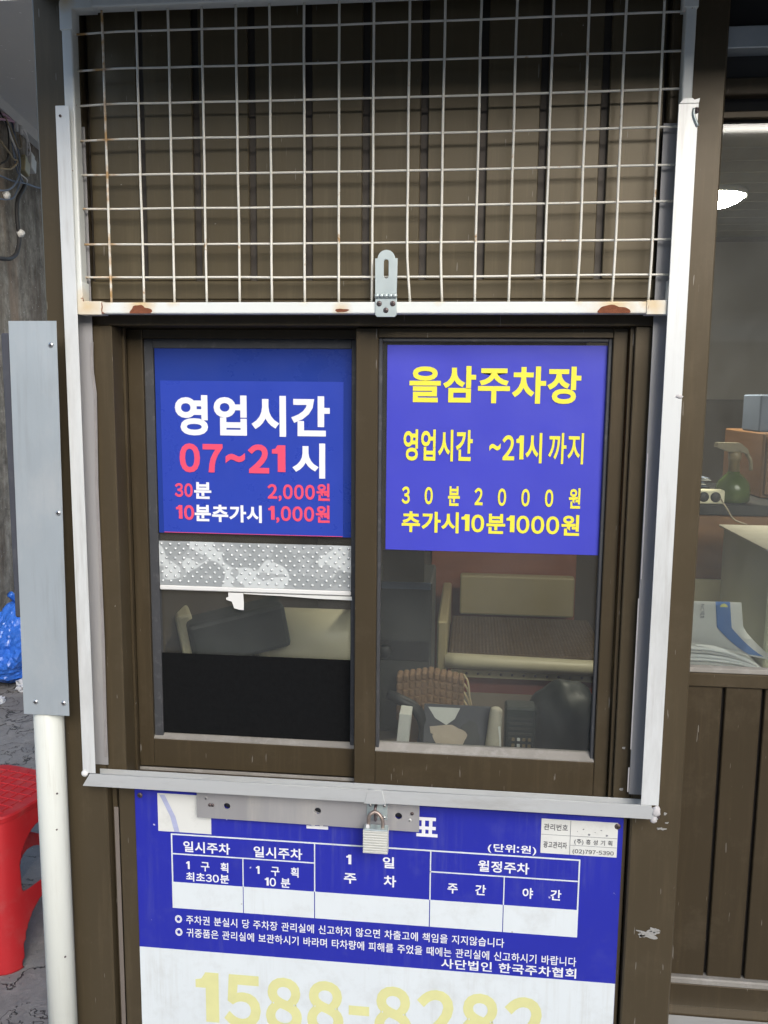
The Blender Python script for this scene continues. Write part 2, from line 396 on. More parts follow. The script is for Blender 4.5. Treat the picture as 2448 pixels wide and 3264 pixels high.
def shape2d(name, outlines, y0, y1, mat, parent=None, bev=0, **kw):
    """flat plate in the XZ plane (outline + holes) extruded from y0 to y1"""
    cu = bpy.data.curves.new(name, 'CURVE'); cu.dimensions = '2D'; cu.fill_mode = 'BOTH'
    cu.extrude = abs(y1 - y0) / 2; cu.bevel_depth = bev
    for pts in outlines:
        s = cu.splines.new('POLY'); s.points.add(len(pts) - 1); s.use_cyclic_u = True
        for p, q in zip(s.points, pts): p.co = (q[0], q[1], 0, 1)
    tmp = bpy.data.objects.new('tmp', cu); me = bpy.data.meshes.new_from_object(tmp)
    bpy.data.objects.remove(tmp); bpy.data.curves.remove(cu); me.name = name
    for v in me.vertices: x, z, d = v.co; v.co = (x, (y0 + y1) / 2 - d, z)
    me.materials.clear(); me.materials.append(M[mat])
    return link(bpy.data.objects.new(name, me), parent, **kw)
def circ(cx, cz, r, n=20): return [(cx + r * math.cos(2 * math.pi * k / n), cz + r * math.sin(2 * math.pi * k / n)) for k in range(n)]
GLY = {}
def glyph(ch, bold):
    """outline mesh of one character: verts, polygons, left, right"""
    if (ch, bold) in GLY: return GLY[ch, bold]
    if ch == '1':
        t = .075 + bold
        V = [(.0, .52), (.0, .64), (.10, .66), (.17, .76), (.17 + 2 * t, .76), (.17 + 2 * t, 0), (.17, 0), (.17, .52)]
        V = [(x, y + (.77 - .76)) for x, y in V]; P = [(7, 6, 5, 4, 3), (0, 7, 3, 2, 1)]
    else:
        src = chr(ord(ch) + 0xFEE0) if ch in '023456789-:' else ch
        cu = bpy.data.curves.new('t', 'FONT'); cu.body = src; cu.resolution_u = 4; cu.offset = bold
        tmp = bpy.data.objects.new('tmp', cu); me = bpy.data.meshes.new_from_object(tmp)
        V = [(v.co.x, v.co.y) for v in me.vertices]; P = [tuple(p.vertices) for p in me.polygons]
        bpy.data.objects.remove(tmp); bpy.data.curves.remove(cu); bpy.data.meshes.remove(me)
        if ch == '-': V = [(x * .42, y) for x, y in V]
        if ch == '~': V = [(x * .95, y + .12) for x, y in V]
    xs = [v[0] for v in V]; GLY[ch, bold] = (V, P, min(xs), max(xs)); return GLY[ch, bold]
def letters(body, x0, x1, z0, z1, y, mat, parent, bold=.02, name='lettering', rot=None, each=False):
    """printed line of writing, fitted to a rectangle on a face looking towards -Y"""
    pen = 0; items = []
    for ch in body:
        if ch == ' ': pen += .34; continue
        V, P, a, b = glyph(ch, bold)
        han = ord(ch) > 0x1100
        items.append((V, P, pen - (0 if han else a)))
        pen += (.95 if han else (b - a) + .085)
    xs = [x + o for V, P, o in items for x, _ in V]; ys = [q for V, P, o in items for _, q in V]
    ax, bx, ay, by = min(xs), max(xs), min(ys), max(ys)
    out = []; VV, PP = [], []
    for V, P, o in items:
        vv = []
        for x, q in V:
            u = (x + o - ax) / (bx - ax); k = (q - ay) / (by - ay)
            vv.append((x0 + k * (x1 - x0), y, z1 - u * (z1 - z0)) if rot == 'cw' else (x0 + u * (x1 - x0), y, z0 + k * (z1 - z0)))
        if each: out.append(('letter', vv, P))
        else:
            n0 = len(VV); VV += vv; PP += [tuple(i + n0 for i in p) for p in P]
    if not each: out = [(name, VV, PP)]
    for nm, vv, pp in out:
        me = bpy.data.meshes.new(nm); me.from_pydata(vv, [], pp); me.materials.append(M[mat])
        o = link(bpy.data.objects.new(nm, me), parent, kind=None if each else 'stuff')
def sheet(name, x0, x1, z0, z1, y, t, mat, parent=None, wav=0.0, n=14, **kw):
    """thin sheet with thickness, front face at y, slightly wavy"""
    bm = bmesh.new(); g = []
    for side in (0, 1):
        for i in range(n + 1):
            row = []
            for j in range(n + 1):
                x = x0 + (x1 - x0) * i / n; z = z0 + (z1 - z0) * j / n
                d = wav * (noise.noise(Vector((x * 9, z * 9, 3))) - .2) if wav else 0
                row.append(bm.verts.new((x, y + d + t * side, z)))
            g.append(row)
    F, B = g[:n + 1], g[n + 1:]
    for i in range(n):
        for j in range(n):
            bm.faces.new((F[i][j], F[i + 1][j], F[i + 1][j + 1], F[i][j + 1]))
            bm.faces.new((B[i][j + 1], B[i + 1][j + 1], B[i + 1][j], B[i][j]))
    for i in range(n):
        bm.faces.new((F[i][0], B[i][0], B[i + 1][0], F[i + 1][0])); bm.faces.new((F[i][n], F[i + 1][n], B[i + 1][n], B[i][n]))
        bm.faces.new((F[0][i], F[0][i + 1], B[0][i + 1], B[0][i])); bm.faces.new((F[n][i], B[n][i], B[n][i + 1], F[n][i + 1]))
    bmesh.ops.recalc_face_normals(bm, faces=bm.faces)
    bm.normal_update()
    for e in bm.edges:
        if len(e.link_faces) == 2 and e.calc_face_angle() > .8: e.smooth = False
    return obj(name, bm, mat, parent, bool(wav), **kw)
def blob(cx, cz, r, n=26, amp=.35, sq=(1, 1), seed=0):
    out = []
    for k in range(n):
        a = 2 * math.pi * k / n
        q = r * (1 + amp * noise.noise(Vector((math.cos(a) * 1.7, math.sin(a) * 1.7, seed))) * 2)
        out.append((cx + q * math.cos(a) * sq[0], cz + q * math.sin(a) * sq[1]))
    return out

# ------------------------------------------------------------------ ground and surroundings
bm = bmesh.new(); bmesh.ops.create_grid(bm, x_segments=2, y_segments=2, size=60)
obj('ground', bm, 'ground', kind='structure')

WP, WD = Vector((-2.182, 3.257, 0)), Vector((-.18, .984, 0)).normalized()
WN = Vector((WD.y, -WD.x, 0))                       # towards the booth
def wall_pt(t, z, off=0): p = WP + WD * t + WN * off; return Vector((p.x, p.y, z))
def wall_box(name, t0, t1, o0, o1, z0, z1, mat, parent=None, **kw):
    bm = bmesh.new(); vs = []
    for t in (t0, t1):
        for o in (o0, o1):
            for z in (z0, z1): vs.append(bm.verts.new(wall_pt(t, z, o)))
    for f in ((0, 1, 3, 2), (4, 6, 7, 5), (0, 4, 5, 1), (2, 3, 7, 6), (0, 2, 6, 4), (1, 5, 7, 3)): bm.faces.new([vs[i] for i in f])
    bmesh.ops.recalc_face_normals(bm, faces=bm.faces)
    return obj(name, bm, mat, parent, **kw)
wall_box('concrete_wall', -1.0, 1.7, -.25, 0, 0, 3.284, 'old_wall', label='stained dark concrete wall on the left behind the booth', cat='wall')
cn = thing('canopy', 'plain grey concrete slab overhead at the upper left', 'canopy', (-2.2, 4, 3.28))
bm = bmesh.new(); add_box(bm, -5, 1.5, 2.45, 4.9, 3.2845, 3.5); obj('slab', bm, 'slab', cn)
wall_box('edge_beam', -.9, 1.6, .003, .06, 3.215, 3.284, 'slab', cn)

# building across the lot (mirrored in the panes and the brown panels)
ob = thing('opposite_building', 'plain grey building across the lot behind the viewer, seen only mirrored', 'building', (1, -11, 0))
box('wall', -14, 16, -13, -11, 0, 5.2, 'facade', ob, .02)
for k in range(7):
    x_ = -11 + 3.7 * k
    wv_ = box('window', x_, x_ + 1.9, -10.999, -10.95, 2.7, 4.0, 'facade_trim', ob, .01)
    box('window_pane', x_ + .1, x_ + 1.8, -10.949, -10.94, 2.8, 3.9, 'dark_box', wv_, 0)
    box('shutter', x_, x_ + 2.4, -10.999, -10.93, 0, 2.4, 'facade_trim' if k % 2 else 'dark_box', ob, .01)

# ------------------------------------------------------------------ the booth
booth = thing('parking_booth', 'brown aluminium parking attendant booth with sliding window and side door', 'booth', (.4, 1.0, 0))
TOP = 2.262
boxes('post', [(-.118, -.047, .018, .10, 0, TOP)], 'brown', booth, .0025)
boxes('post', [(.8165, .8935, .018, .10, 0, TOP)], 'brown', booth, .0025)
up = box('upper_wall', -.046, .8155, .038, .06, 1.746, TOP, 'groove', booth, 0)
g = [.0405 + .0863 * k for k in range(-1, 10)]
for i in range(len(g) - 1):
    x0, x1 = max(g[i] + .0055, -.0455), min(g[i + 1] - .0055, .815)
    box('plank', x0, x1, .030, .0378, 1.7745, TOP - .001, 'cladding_lit', up, .0012)
box('header_board', -.046, .8155, .0255, .0375, 1.7455, 1.7735, 'cladding_lit', booth, .0015)
# window frame
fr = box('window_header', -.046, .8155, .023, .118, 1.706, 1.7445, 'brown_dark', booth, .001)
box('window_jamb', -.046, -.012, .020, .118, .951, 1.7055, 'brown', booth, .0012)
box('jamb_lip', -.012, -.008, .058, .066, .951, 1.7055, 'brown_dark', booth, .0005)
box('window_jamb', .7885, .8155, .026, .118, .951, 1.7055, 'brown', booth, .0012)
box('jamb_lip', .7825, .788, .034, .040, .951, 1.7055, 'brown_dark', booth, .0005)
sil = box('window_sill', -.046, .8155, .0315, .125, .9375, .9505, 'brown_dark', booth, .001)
for yy in (.040, .0735, .106): box('track', -.011, .788, yy, yy + .0025, .9505, .956, 'dusty_bead', sil, .0004)
boxes('sill_dust', [(-.0115, .788, .0265, .0395, .9508, .9522)], 'dusty_bead', sil, .0005)
def sash(x0, x1, y0, y1, z0, z1, lw, rw, tw, bw, gk, zb):
    s = box('sash', x0, x0 + lw, y0, y1, z0, z1, 'brown_dark', booth, .0012)
    box('stile', x1 - rw, x1, y0, y1, z0, z1, 'brown_dark', s, .0012)
    box('top_rail', x0 + lw, x1 - rw, y0 + .001, y1 - .001, z1 - tw, z1, 'brown_dark', s, .001)
    box('bottom_rail', x0 + lw, x1 - rw, y0 + .001, y1 - .001, z0, z0 + bw, 'brown_dark', s, .001)
    a, b, c, d = x0 + lw, x1 - rw, z0 + bw, z1 - tw
    yg = y0 + .006
    boxes('gasket', [(a, a + gk, yg, yg + .012, c, d), (b - gk, b, yg, yg + .012, c, d), (a + gk, b - gk, yg, yg + .012, d - gk, d)], 'gasket', s, .001)
    bm = bmesh.new(); vs = [bm.verts.new(p) for p in ((a, y0 + .002, c), (b, y0 + .002, c), (b, yg + .012, c + zb), (a, yg + .012, c + zb), (a, yg + .012, c), (b, yg + .012, c), (a, y0 + .002, c + .002), (b, y0 + .002, c + .002))]
    bm.faces.new((vs[6], vs[7], vs[2], vs[3])); bm.faces.new((vs[0], vs[1], vs[7], vs[6])); bm.faces.new((vs[0], vs[6], vs[3], vs[4])); bm.faces.new((vs[1], vs[5], vs[2], vs[7])); bm.faces.new((vs[4], vs[3], vs[2], vs[5]))
    obj('glazing_bead', bm, 'dusty_bead', s)
    box('pane', a + .001, b - .001, yg + .0095, yg + .0125, c + .001, d - .001, 'glass', s, 0)
    return s
sash(.370, .7815, .045, .072, .957, 1.7045, .035, .0215, .0145, .062, .0058, .012)
sash(-.0115, .4035, .076, .103, .957, 1.7045, .0260, .030, .0145, .050, .0155, .012)
# lower wall behind the price board
lw = box('lower_wall', -.046, .8155, .044, .06, 0, .9370, 'groove', booth, 0)
gx = [-.0455, -.036, .05, .136, .222, .308, .394, .48, .566, .652, .738, .815]
for i in range(len(gx) - 1):
    box('plank', gx[i] + (.0 if i == 0 else .004), gx[i + 1] - .0015, .031 + (.004 if i == 0 else 0), .0438, 0, .9368, 'brown', lw, .001)
box('cover_strip', -.0405, -.0330, .0285, .0308, 0, .902, 'dusty_brown', booth, .0006)
# side door bay
door = box('side_door', .8945, 1.9, .052, .09, 1.1515, 1.1735, 'brown_dark', booth, .0015)
box('glazing_bead', .8945, 1.9, .054, .07, 1.1738, 1.1815, 'dusty_bead', door, .001)
box('pane', .8945, 1.9, .0705, .0745, 1.1738, 1.999, 'glass_door', door, 0)
box('top_rail', .8945, 1.9, .052, .09, 2.0335, 2.0563, 'brown_dark', door, .0015)
box('top_track', .8945, 1.9, .060, .09, 2.004, 2.0133, 'brown_dark', door, .001)
box('track_recess', .8945, 1.9, .070, .09, 1.999, 2.033, 'hole', door, 0)
box('head_panel', .8945, 1.9, .060, .09, 2.0567, 2.0876, 'soffit', door, 0)
box('steel_lintel', .8945, 1.9, .030, .09, 2.088, 2.117, 'galv', door, .001)
box('head_panel', .8945, 1.9, .055, .09, 2.1173, TOP, 'soffit', door, 0)
box('plank_backing', .8945, 1.9, .068, .085, .6405, 1.151, 'groove', door, 0)
x = .9005; k = 0
while x < 1.88:
    box('plank', x, x + .0545, .058, .0675, .652, 1.1512, 'brown_shaded', door, .0012)
    x += .0602
box('bottom_ledge', .8945, 1.9, .050, .09, .6403, .6515, 'dusty_bead', door, .002)
box('bottom_rail', .8945, 1.9, .051, .09, .600, .640, 'brown_shaded', door, .001)
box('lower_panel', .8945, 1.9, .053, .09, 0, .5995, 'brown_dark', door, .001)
boxes('floor_track', [(.8945, 1.9, .010, .0515, .560, .5825), (.8945, 1.9, .008, .012, .5826, .5885)], 'grey_ali', door, .001)
# roof with eave, inner shell
box('eave', -.1175, 2.1, -.47, .0175, 2.195, 2.33, 'soffit', booth, .004)
box('roof', -.118, 2.1, .0178, 2.4, 2.2635, 2.34, 'soffit', booth, .004)
box('side_wall', -.118, -.08, .101, 2.25, 0, TOP, 'room_dark', booth, 0)
box('side_wall', 1.9, 1.95, .10, 2.25, 0, TOP, 'room_grey', booth, 0)
bw_ = box('back_wall', -.079, 1.899, 2.15, 2.2, 0, TOP, 'room_dark', booth, 0)
box('wall_panel', .99, 1.898, 2.135, 2.149, 1.60, 2.19, 'room_grey', bw_, 0)  # added panel; its grey imitates haze mirrored in the door glass
box('wall_panel', .40, .985, 2.135, 2.149, .1, 1.75, 'red_wood', bw_, .002)
box('inner_floor', -.079, 1.899, .125, 2.149, .0, .06, 'room_floor', booth, 0)
cl = box('inner_ceiling', -.079, 1.899, .125, 2.149, 2.225, TOP, 'room_dark', booth, 0)
yy = .14
while yy < 2.1:
    box('ceiling_board', -.078, 1.898, yy, yy + .112, 2.21, 2.2245, 'ceil_board', cl, .002); yy += .118
box('desk', -.078, .892, .126, .78, .84, .865, 'room_floor', booth, .003)
# dried splashes and chips on the right post
for (cx, cz, r, sq, sd_) in ((.853, .748, .0100, (1.5, .50), 3), (.862, .7535, .0060, (1.3, .55), 5), (.843, .743, .0042, (1.5, .5), 8), (.862, .928, .0040, (1.5, .6), 4), (.8685, .953, .0018, (1, 1), 2), (.872, .938, .0018, (1.3, .6), 1)):
    shape2d('white_splash', [blob(cx, cz, r, 40, .75, sq, sd_)], .0172, .0178, 'splash', booth)
for (cx, cz, r) in ((.8015, 1.055, .0022), (.801, .986, .0026)):
    shape2d('white_splash', [blob(cx, cz, r, 14, .3, (1.2, .8), cz)], .0252, .0258, 'splash', booth)

# ------------------------------------------------------------------ guide rails for the guard
trk = thing('guide_track', 'white aluminium U-shaped rails framing the window for the sliding guard', 'rail', (.4, 0, .96))
bm = bmesh.new()
zt, zb = 2.019, .9845
add_box(bm, -.069, -.0475, -.0200, -.0185, zb, zt, .0004)
add_box(bm, -.069, -.0675, -.0184, .0150, zb, zt, .0004)
left = obj('rail', bm, 'white_ali', trk)
box('back_flange', -.0674, -.0405, .0135, .0150, zb, zt - .02, 'channel_in', left, .0003)
bm = bmesh.new()
add_box(bm, .8225, .849, -.0200, -.0185, zb, 2.000, .0004)
add_box(bm, .8475, .849, -.0184, .0150, zb, 1.985, .0004)
right = obj('rail', bm, 'white_ali', trk)
box('back_flange', .8105, .8474, .0135, .0150, zb, 1.985, 'channel_in', right, .0003)
shape2d('torn_lip', [[(.8235, 2.0005), (.849, 2.0005), (.850, 2.0065), (.843, 2.0045), (.840, 2.0070), (.829, 2.0065)]], -.0203, -.0187, 'white_ali', right)
bm = bmesh.new()
fl = .4005; fr_ = .4255
add_box(bm, -.066, .846, -.0187, .0160, .9627, .9642, .0003)
btm = obj('bottom_rail', bm, 'grey_ali', trk)
shape2d('front_flange', [[(-.0695, .9625), (fl, .9625), (fl, .9835), (-.0570, .9835)]], -.0205, -.0188, 'grey_ali', btm, .0002)
shape2d('front_flange', [[(fr_, .9625), (.8490, .9625), (.8370, .9840), (fr_, .9840)]], -.0205, -.0188, 'grey_ali', btm, .0002)
box('back_flange', -.0560, .8466, .0142, .0158, .9644, .9765, 'grey_ali', btm, .0003)
shape2d('pressed_tab', [[(.396, .9615), (.430, .9615), (.4275, .9680), (.424, .9845), (.402, .9845), (.3985, .9680)]], -.0222, -.0206, 'grey_ali', btm, .0003)
def lump(name, cx, cy, cz, r, mat, parent, sq=(1, 1, 1), seed=0, amp=.4):
    bm = bmesh.new(); bmesh.ops.create_icosphere(bm, subdivisions=2, radius=1)
    for v in bm.verts:
        k = r * (1 + amp * noise.noise(v.co * 1.6 + Vector((seed, 0, 0))))
        v.co = Vector((cx + v.co.x * k * sq[0], cy + v.co.y * k * sq[1], cz + v.co.z * k * sq[2]))
    return obj(name, bm, mat, parent, True)
lathe('screw', (-.0655, -.0195, .984), [(.0058, 0), (.0056, -.002), (.0035, -.0045), (.0001, -.005)], 'conn_white', left, 14, 'Y')
lump('sealant', .8455, -.019, .975, .0075, 'silicone', right, (1, .5, 1.2), 3)
lump('sealant', .843, -.019, .962, .0060, 'silicone', right, (.9, .45, 1.2), 6)
lump('sealant', .848, -.018, .9665, .0048, 'screw_old', right, (.9, .5, 1.2), 9)
lump('sealant', .845, -.0195, 1.604, .0052, 'silicone', right, (1.1, .45, .6), 12)
lump('sealant', -.040, .0, .9625, .0085, 'silicone', btm, (1.6, 1.2, .5), 14)
screw(.846, -.0205, 1.9905, .0042, right, 'screw_old')
screw(-.0615, -.0203, 2.0045, .0020, left, 'screw_old')
tube('bent_shim', [(.843, -.0207, 1.993), (.8425, -.0212, 1.985), (.846, -.0212, 1.976), (.849, -.0207, 1.970)], .0022, 'zinc', right, 6, 4)
# peeling protective film strips inside the right channel
bm = bmesh.new()
for i, (z0_, z1_, x_) in enumerate(((1.06, 1.30, .8085), (1.33, 1.52, .8105), (.99, 1.03, .807))):
    add_box(bm, x_, x_ + .0018, .0095, .0103, z0_, z1_)
obj('peeling_film', bm, 'silicone', right)
bm = bmesh.new()
pl = [(-.0415, 1.00), (-.039, 1.2), (-.0400, 1.45), (-.037, 1.6), (-.041, 1.64), (-.0395, 1.68)]
for a, b in zip(pl[:-1], pl[1:]):
    vs = [bm.verts.new(p) for p in ((a[0] - .004, .0126, a[1]), (a[0] + .001, .0120, a[1]), (b[0] + .001, .0120, b[1]), (b[0] - .004, .0126, b[1]))]
    bm.faces.new(vs)
bmesh.ops.solidify(bm, geom=bm.faces[:], thickness=.0004)
obj('peeling_film', bm, 'silicone', left)

# ------------------------------------------------------------------ wire mesh guard
gd = thing('wire_guard', 'cream white steel wire mesh guard raised above the ticket window', 'guard', (.392, 0, 1.72))
ox0, ox1, oz0, oz1 = -.0585, .8415, 1.7205, 2.1725
def bar(x0, x1, z0, z1, nm='frame_bar'):
    bm = bmesh.new(); add_box(bm, x0, x1, -.0125, .0085, z0, z1, .0022, None, 2); return obj(nm, bm, 'guard', gd)
bar(ox0 + .045, ox1 - .045, oz0, 1.7375); bar(ox0 + .045, ox1 - .045, 2.1555, oz1)
bar(ox0, -.0425, oz0 + .045, oz1 - .045); bar(.8275, ox1, oz0 + .045, oz1 - .045)
def corner(cx, cz, sx, sz):
    """rounded cast elbow: quarter outline swept as a flat bar"""
    r = .013; out = []
    X = lambda u: cx + sx * u
    Z = lambda v: cz + sz * v
    for k in range(7):
        a = math.pi / 2 * k / 6
        out.append((X(r - r * math.cos(a) - .0006), Z(r - r * math.sin(a) - .0006)))
    pts = [(X(-.0006), Z(.046))] + out + [(X(.046), Z(-.0006)), (X(.046), Z(.0176)), (X(.0166), Z(.0176)), (X(.0166), Z(.046))]
    return shape2d('corner_elbow', [pts], -.0135, .0092, 'guard', gd, .0008)
corner(ox0, oz0, 1, 1); corner(ox1, oz0, -1, 1); corner(ox0, oz1, 1, -1); corner(ox1, oz1, -1, -1)
for i in range(17):
    x = .05 * i + random.uniform(-.0012, .0012); pts = []
    for k in range(8):
        z = 1.7385 + (2.1545 - 1.7385) * k / 7
        pts.append((x + random.uniform(-.0004, .0004), -.0022 + random.uniform(-.0006, .0006), z))
    if i == 9: pts[0] = (x + .0055, -.002, 1.7385); pts[1] = (x + .001, -.003, pts[1][2])
    if i in (14, 15, 16): pts[0] = (x - .0015, -.002, 1.7385)
    if i == 10: pts[0] = (x + .003, -.002, 1.7385)
    tube('wire', pts, .00185, 'wire', gd, 8, 3)
for j in range(8):
    z = 2.126 - .05 * j + random.uniform(-.001, .001); pts = []
    for k in range(15):
        x = -.042 + (.827 + .042) * k / 14
        pts.append((x, .0020 + random.uniform(-.0006, .0006), z + random.uniform(-.0003, .0003) - .0014 * math.sin(math.pi * k / 14)))
    if j < 4: pts[0] = (pts[0][0], .002, pts[0][2] - .002)
    tube('wire', pts, .00162, 'wire', gd, 8, 3)
# rust patches where the paint has lifted off
for (cx, cz, r, sq, sd_) in ((.049, 1.7218, .0112, (1.45, .95), 2), (.748, 1.7218, .0120, (1.75, .85), 9), (.3565, 1.7252, .0060, (1.7, .42), 11), (-.020, 1.7212, .006, (2.0, .4), 5)):
    shape2d('rust_patch', [[(a, max(b, 1.7210)) for a, b in blob(cx, cz, r, 34, .16, sq, sd_)]], -.01295, -.0122, 'rust', gd)
for sgn, cx in ((1, -.0120), (-1, .7960)):
    tube('rust_seam', [(cx, -.0132, 1.7375), (cx + .0012, -.0136, 1.731), (cx + .0002, -.0136, 1.726), (cx + .001, -.0132, 1.7208)], .0008, 'rust', gd, 6, 3)
tube('rust_seam', [(-.043, -.0128, 1.766), (-.0425, -.0132, 1.752), (-.0405, -.0128, 1.738)], .0009, 'rust', gd, 6, 3)
# hasp hinged on the bottom bar, folded up against the wires
hx = .4225; yh = -.0168
def arc(cx, cz, r, a0, a1, n=12): return [(cx + r * math.cos(R(a0 + (a1 - a0) * k / n)), cz + r * math.sin(R(a0 + (a1 - a0) * k / n))) for k in range(n + 1)]
leaf = [(hx - .0155, 1.7475), (hx + .0155, 1.7475), (hx + .0160, 1.7980), (hx + .0135, 1.7980)] + arc(hx, 1.7975, .0125, 5, 175) + [(hx - .0135, 1.7980), (hx - .0160, 1.7980)]
slot = arc(hx, 1.7935, .0038, 0, 180, 8) + arc(hx, 1.7735, .0038, 180, 360, 8)
hasp = shape2d('hasp', [leaf, slot], yh - .0008, yh + .0008, 'zinc', gd, .0003)
base = [(hx - .0155, 1.7445), (hx + .0155, 1.7445), (hx + .0155, 1.7185), (hx + .013, 1.7158), (hx - .013, 1.7158), (hx - .0155, 1.7185)]
shape2d('hinge_leaf', [base], -.0155, -.0138, 'zinc', hasp, .0003)
for k in range(5):
    x_ = hx - .0165 + .0066 * k
    bm = bmesh.new(); add_lathe(bm, (x_, -.0170, 1.7455), [(.0030, .0003), (.0033, .0009), (.0033, .0055), (.0030, .0061)], 12, 'X'); obj('knuckle', bm, 'zinc', hasp, True)
for dx, dz in ((-.0100, 1.7345), (.0100, 1.7345), (0, 1.7250)):
    screw(hx + dx, -.0159, dz, .0040, hasp, 'screw_old')

# ------------------------------------------------------------------ price board
pb = thing('price_board', 'blue and white parking fee price board under the window', 'sign', (.402, .03, .45))
YB = .0275
box('panel', -.0025, .8075, YB, .0305, .30, .9365, 'board_blue', pb, .0006)
box('white_field', -.0020, .8070, YB - .0006, YB - .0001, .301, .6478, 'board_white', pb, 0)
yl = YB - .0008
def rule(x0, x1, z0, z1, mat='board_white', y=None, name='rule'):
    y = yl if y is None else y
    return box(name, x0, x1, y, y + .0005, z0, z1, mat, pb, 0)
X0, X1, Z0, Z1 = .0594, .7425, .7255, .8618; T = .0024
c12, c23, c34, c45 = .1832, .3060, .4998, .6208
rule(X0, X1, Z1 - T, Z1); rule(X0, X0 + T, Z0, Z1 - T); rule(X1 - T, X1, Z0, Z1 - T)
rule(X0 + T, c23, .8241, .8262); rule(c34, X1 - T, .8226, .8247)
rule(c12, c12 + .0018, .7736, .8240); rule(c23, c23 + .0020, .7736, Z1 - T); rule(c34, c34 + .0020, .7736, Z1 - T); rule(c45, c45 + .0018, .7736, .8225)
for a, b in ((X0 + T, c12), (c12 + .0014, c23), (c23 + .0016, c34), (c34 + .0016, c45), (c45 + .0014, X1 - T)):
    rule(a, b, Z0, .7735, 'board_white', None, 'blank_cell')
yt = YB - .0011
for s, a, b, c, d, bo in (('요', .2934, .3300, .8864, .9207, .03), ('금', .3856, .4209, .8859, .9201, .03), ('표', .4766, .5114, .8847, .9186, .03),
    ('일시주차', .0810, .1624, .8300, .8500, .022), ('일시주차', .2030, .2861, .8290, .8490, .022), ('1   구   획', .0851, .1587, .7970, .8150, .02), ('최초30분', .0846, .1599, .7768, .7936, .022),
    ('1   구   획', .2066, .2797, .7970, .8150, .02), ('10 분', .2216, .2653, .7772, .7945, .022), ('1', .3604, .3690, .8275, .8445, .03), ('일', .4216, .4409, .8250, .8450, .024), ('주', .3566, .3777, .7930, .8115, .024), ('차', .4235, .4443, .7915, .8120, .024),
    ('월정주차', .5786, .6615, .8300, .8500, .022), ('주    간', .5295, .5924, .7880, .8067, .022), ('야    간', .6519, .7143, .7880, .8068, .022), ('(단위:원)', .5936, .6716, .8640, .8804, .02),
    ('◎ 주차권 분실시 당 주차장 관리실에 신고하지 않으면 차출고에 책임을 지지않습니다', .0630, .6248, .6975, .7140, .012),
    ('◎ 귀중품은 관리실에 보관하시기 바라며 타차량에 피해를 주었을 때에는 관리실에 신고하시기 바랍니다', .0632, .7429, .6733, .6898, .012),
    ('사단법인 한국주차협회', .5214, .7437, .6520, .6700, .020)):
    letters(s, a, b, c, d, yt, 'ink_white', pb, bo, each=len(s) < 14)
letters('1588-8282', .0969, .6943, .508, .6111, YB - .0010, 'ink_pale_yellow', pb, .036, each=True)
lab = box('registration_label', .6783, .7990, YB - .0010, YB - .0001, .8694, .9283, 'white_paper', pb, 0)
for a, b, c, d in ((.7243, .7251, .8698, .9279), (.6787, .7986, .9015, .9021), (.7252, .7986, .8857, .8862)):
    box('rule', a, b, YB - .0014, YB - .0011, c, d, 'ink_grey', lab, 0)
for s, a, b, c, d in (('관리번호', .6823, .7204, .9095, .9207), ('광고관리자', .6826, .7201, .8792, .8904), ('(주) 흥 성 기 획', .7316, .7912, .8874, .8977), ('(02)797-5390', .7294, .7942, .8710, .8798)):
    letters(s, a, b, c, d, YB - .0015, 'ink_dark', lab, .012)
for k in range(6):
    shape2d('worn_mark', [blob(.736 + .0092 * k, .9100 + .005 * math.sin(k * 2.1), .0006 + .0005 * (k % 3), 10, .5, (1.2, .9), k)], YB - .0014, YB - .0011, 'ink_grey', lab)
screw(.7985, YB - .0005, .9225, .0052, pb, 'screw_old'); screw(.0072, YB - .0005, .9270, .0048, pb, 'screw_old')
# white patch stuck on the board
pt = thing('white_sticker', 'worn white sticker with a faded blue stroke on the price board', 'sticker', (.084, .026, .865))
sheet('patch', .0379, .1304, .8650, .9330, YB - .0012, .0009, 'white_paper', pt, .0006, 8)
bm = bmesh.new(); P = [(.046, .931), (.055, .912), (.064, .893), (.0705, .8655)]
for a, b in zip(P[:-1], P[1:]):
    bm.faces.new([bm.verts.new(q) for q in ((a[0] - .004, YB - .0022, a[1]), (a[0] + .005, YB - .0022, a[1]), (b[0] + .005, YB - .0022, b[1]), (b[0] - .004, YB - .0022, b[1]))])
obj('blue_stroke', bm, 'faded_ink', pt)

# ------------------------------------------------------------------ lock plate, staple, padlock
lp = thing('lock_plate', 'long grey aluminium strip with round holes across the top of the price board', 'lock plate', (.297, .02, .90))
holes = [circ(.1625, .9245, .0058), circ(.3150, .9258, .0058), circ(.4480, .9252, .0060)]
pts = [(.1115, .9020), (.4815, .9000), (.4815, .9500), (.1115, .9500)]
lpp = shape2d('strip', [pts] + holes, .0125, .0145, 'channel_in', lp, .0003)
boxes('return_edge', [(.1117, .4813, .0146, .0262, .9035, .9050)], 'channel_in', lpp, .0003)
for h in ((.1625, .9245), (.3150, .9258), (.4480, .9252)):  # dark discs that paint the shadow inside the strip's openings
    lathe('hole_shadow', (h[0], .0262, h[1]), [(.0075, 0), (.0075, -.004), (.0001, -.0041)], 'dark_box', lpp, 16, 'Y')
for x_, z_, m_ in ((.1275, .9365, 'channel_in'), (.1335, .9250, 'screw_old'), (.1382, .9250, 'screw_old'), (.4700, .9310, 'screw_old'), (.4665, .9195, 'grey_ali')):
    screw(x_, .0122, z_, .0030, lp, m_)
st = box('staple_plate', .3965, .4300, .0105, .0121, .9175, .9470, 'zinc', lp, .0006)
for x_, z_ in ((.4020, .9425), (.4250, .9425), (.4020, .9225), (.4250, .9225)): screw(x_, .0102, z_, .0028, st)
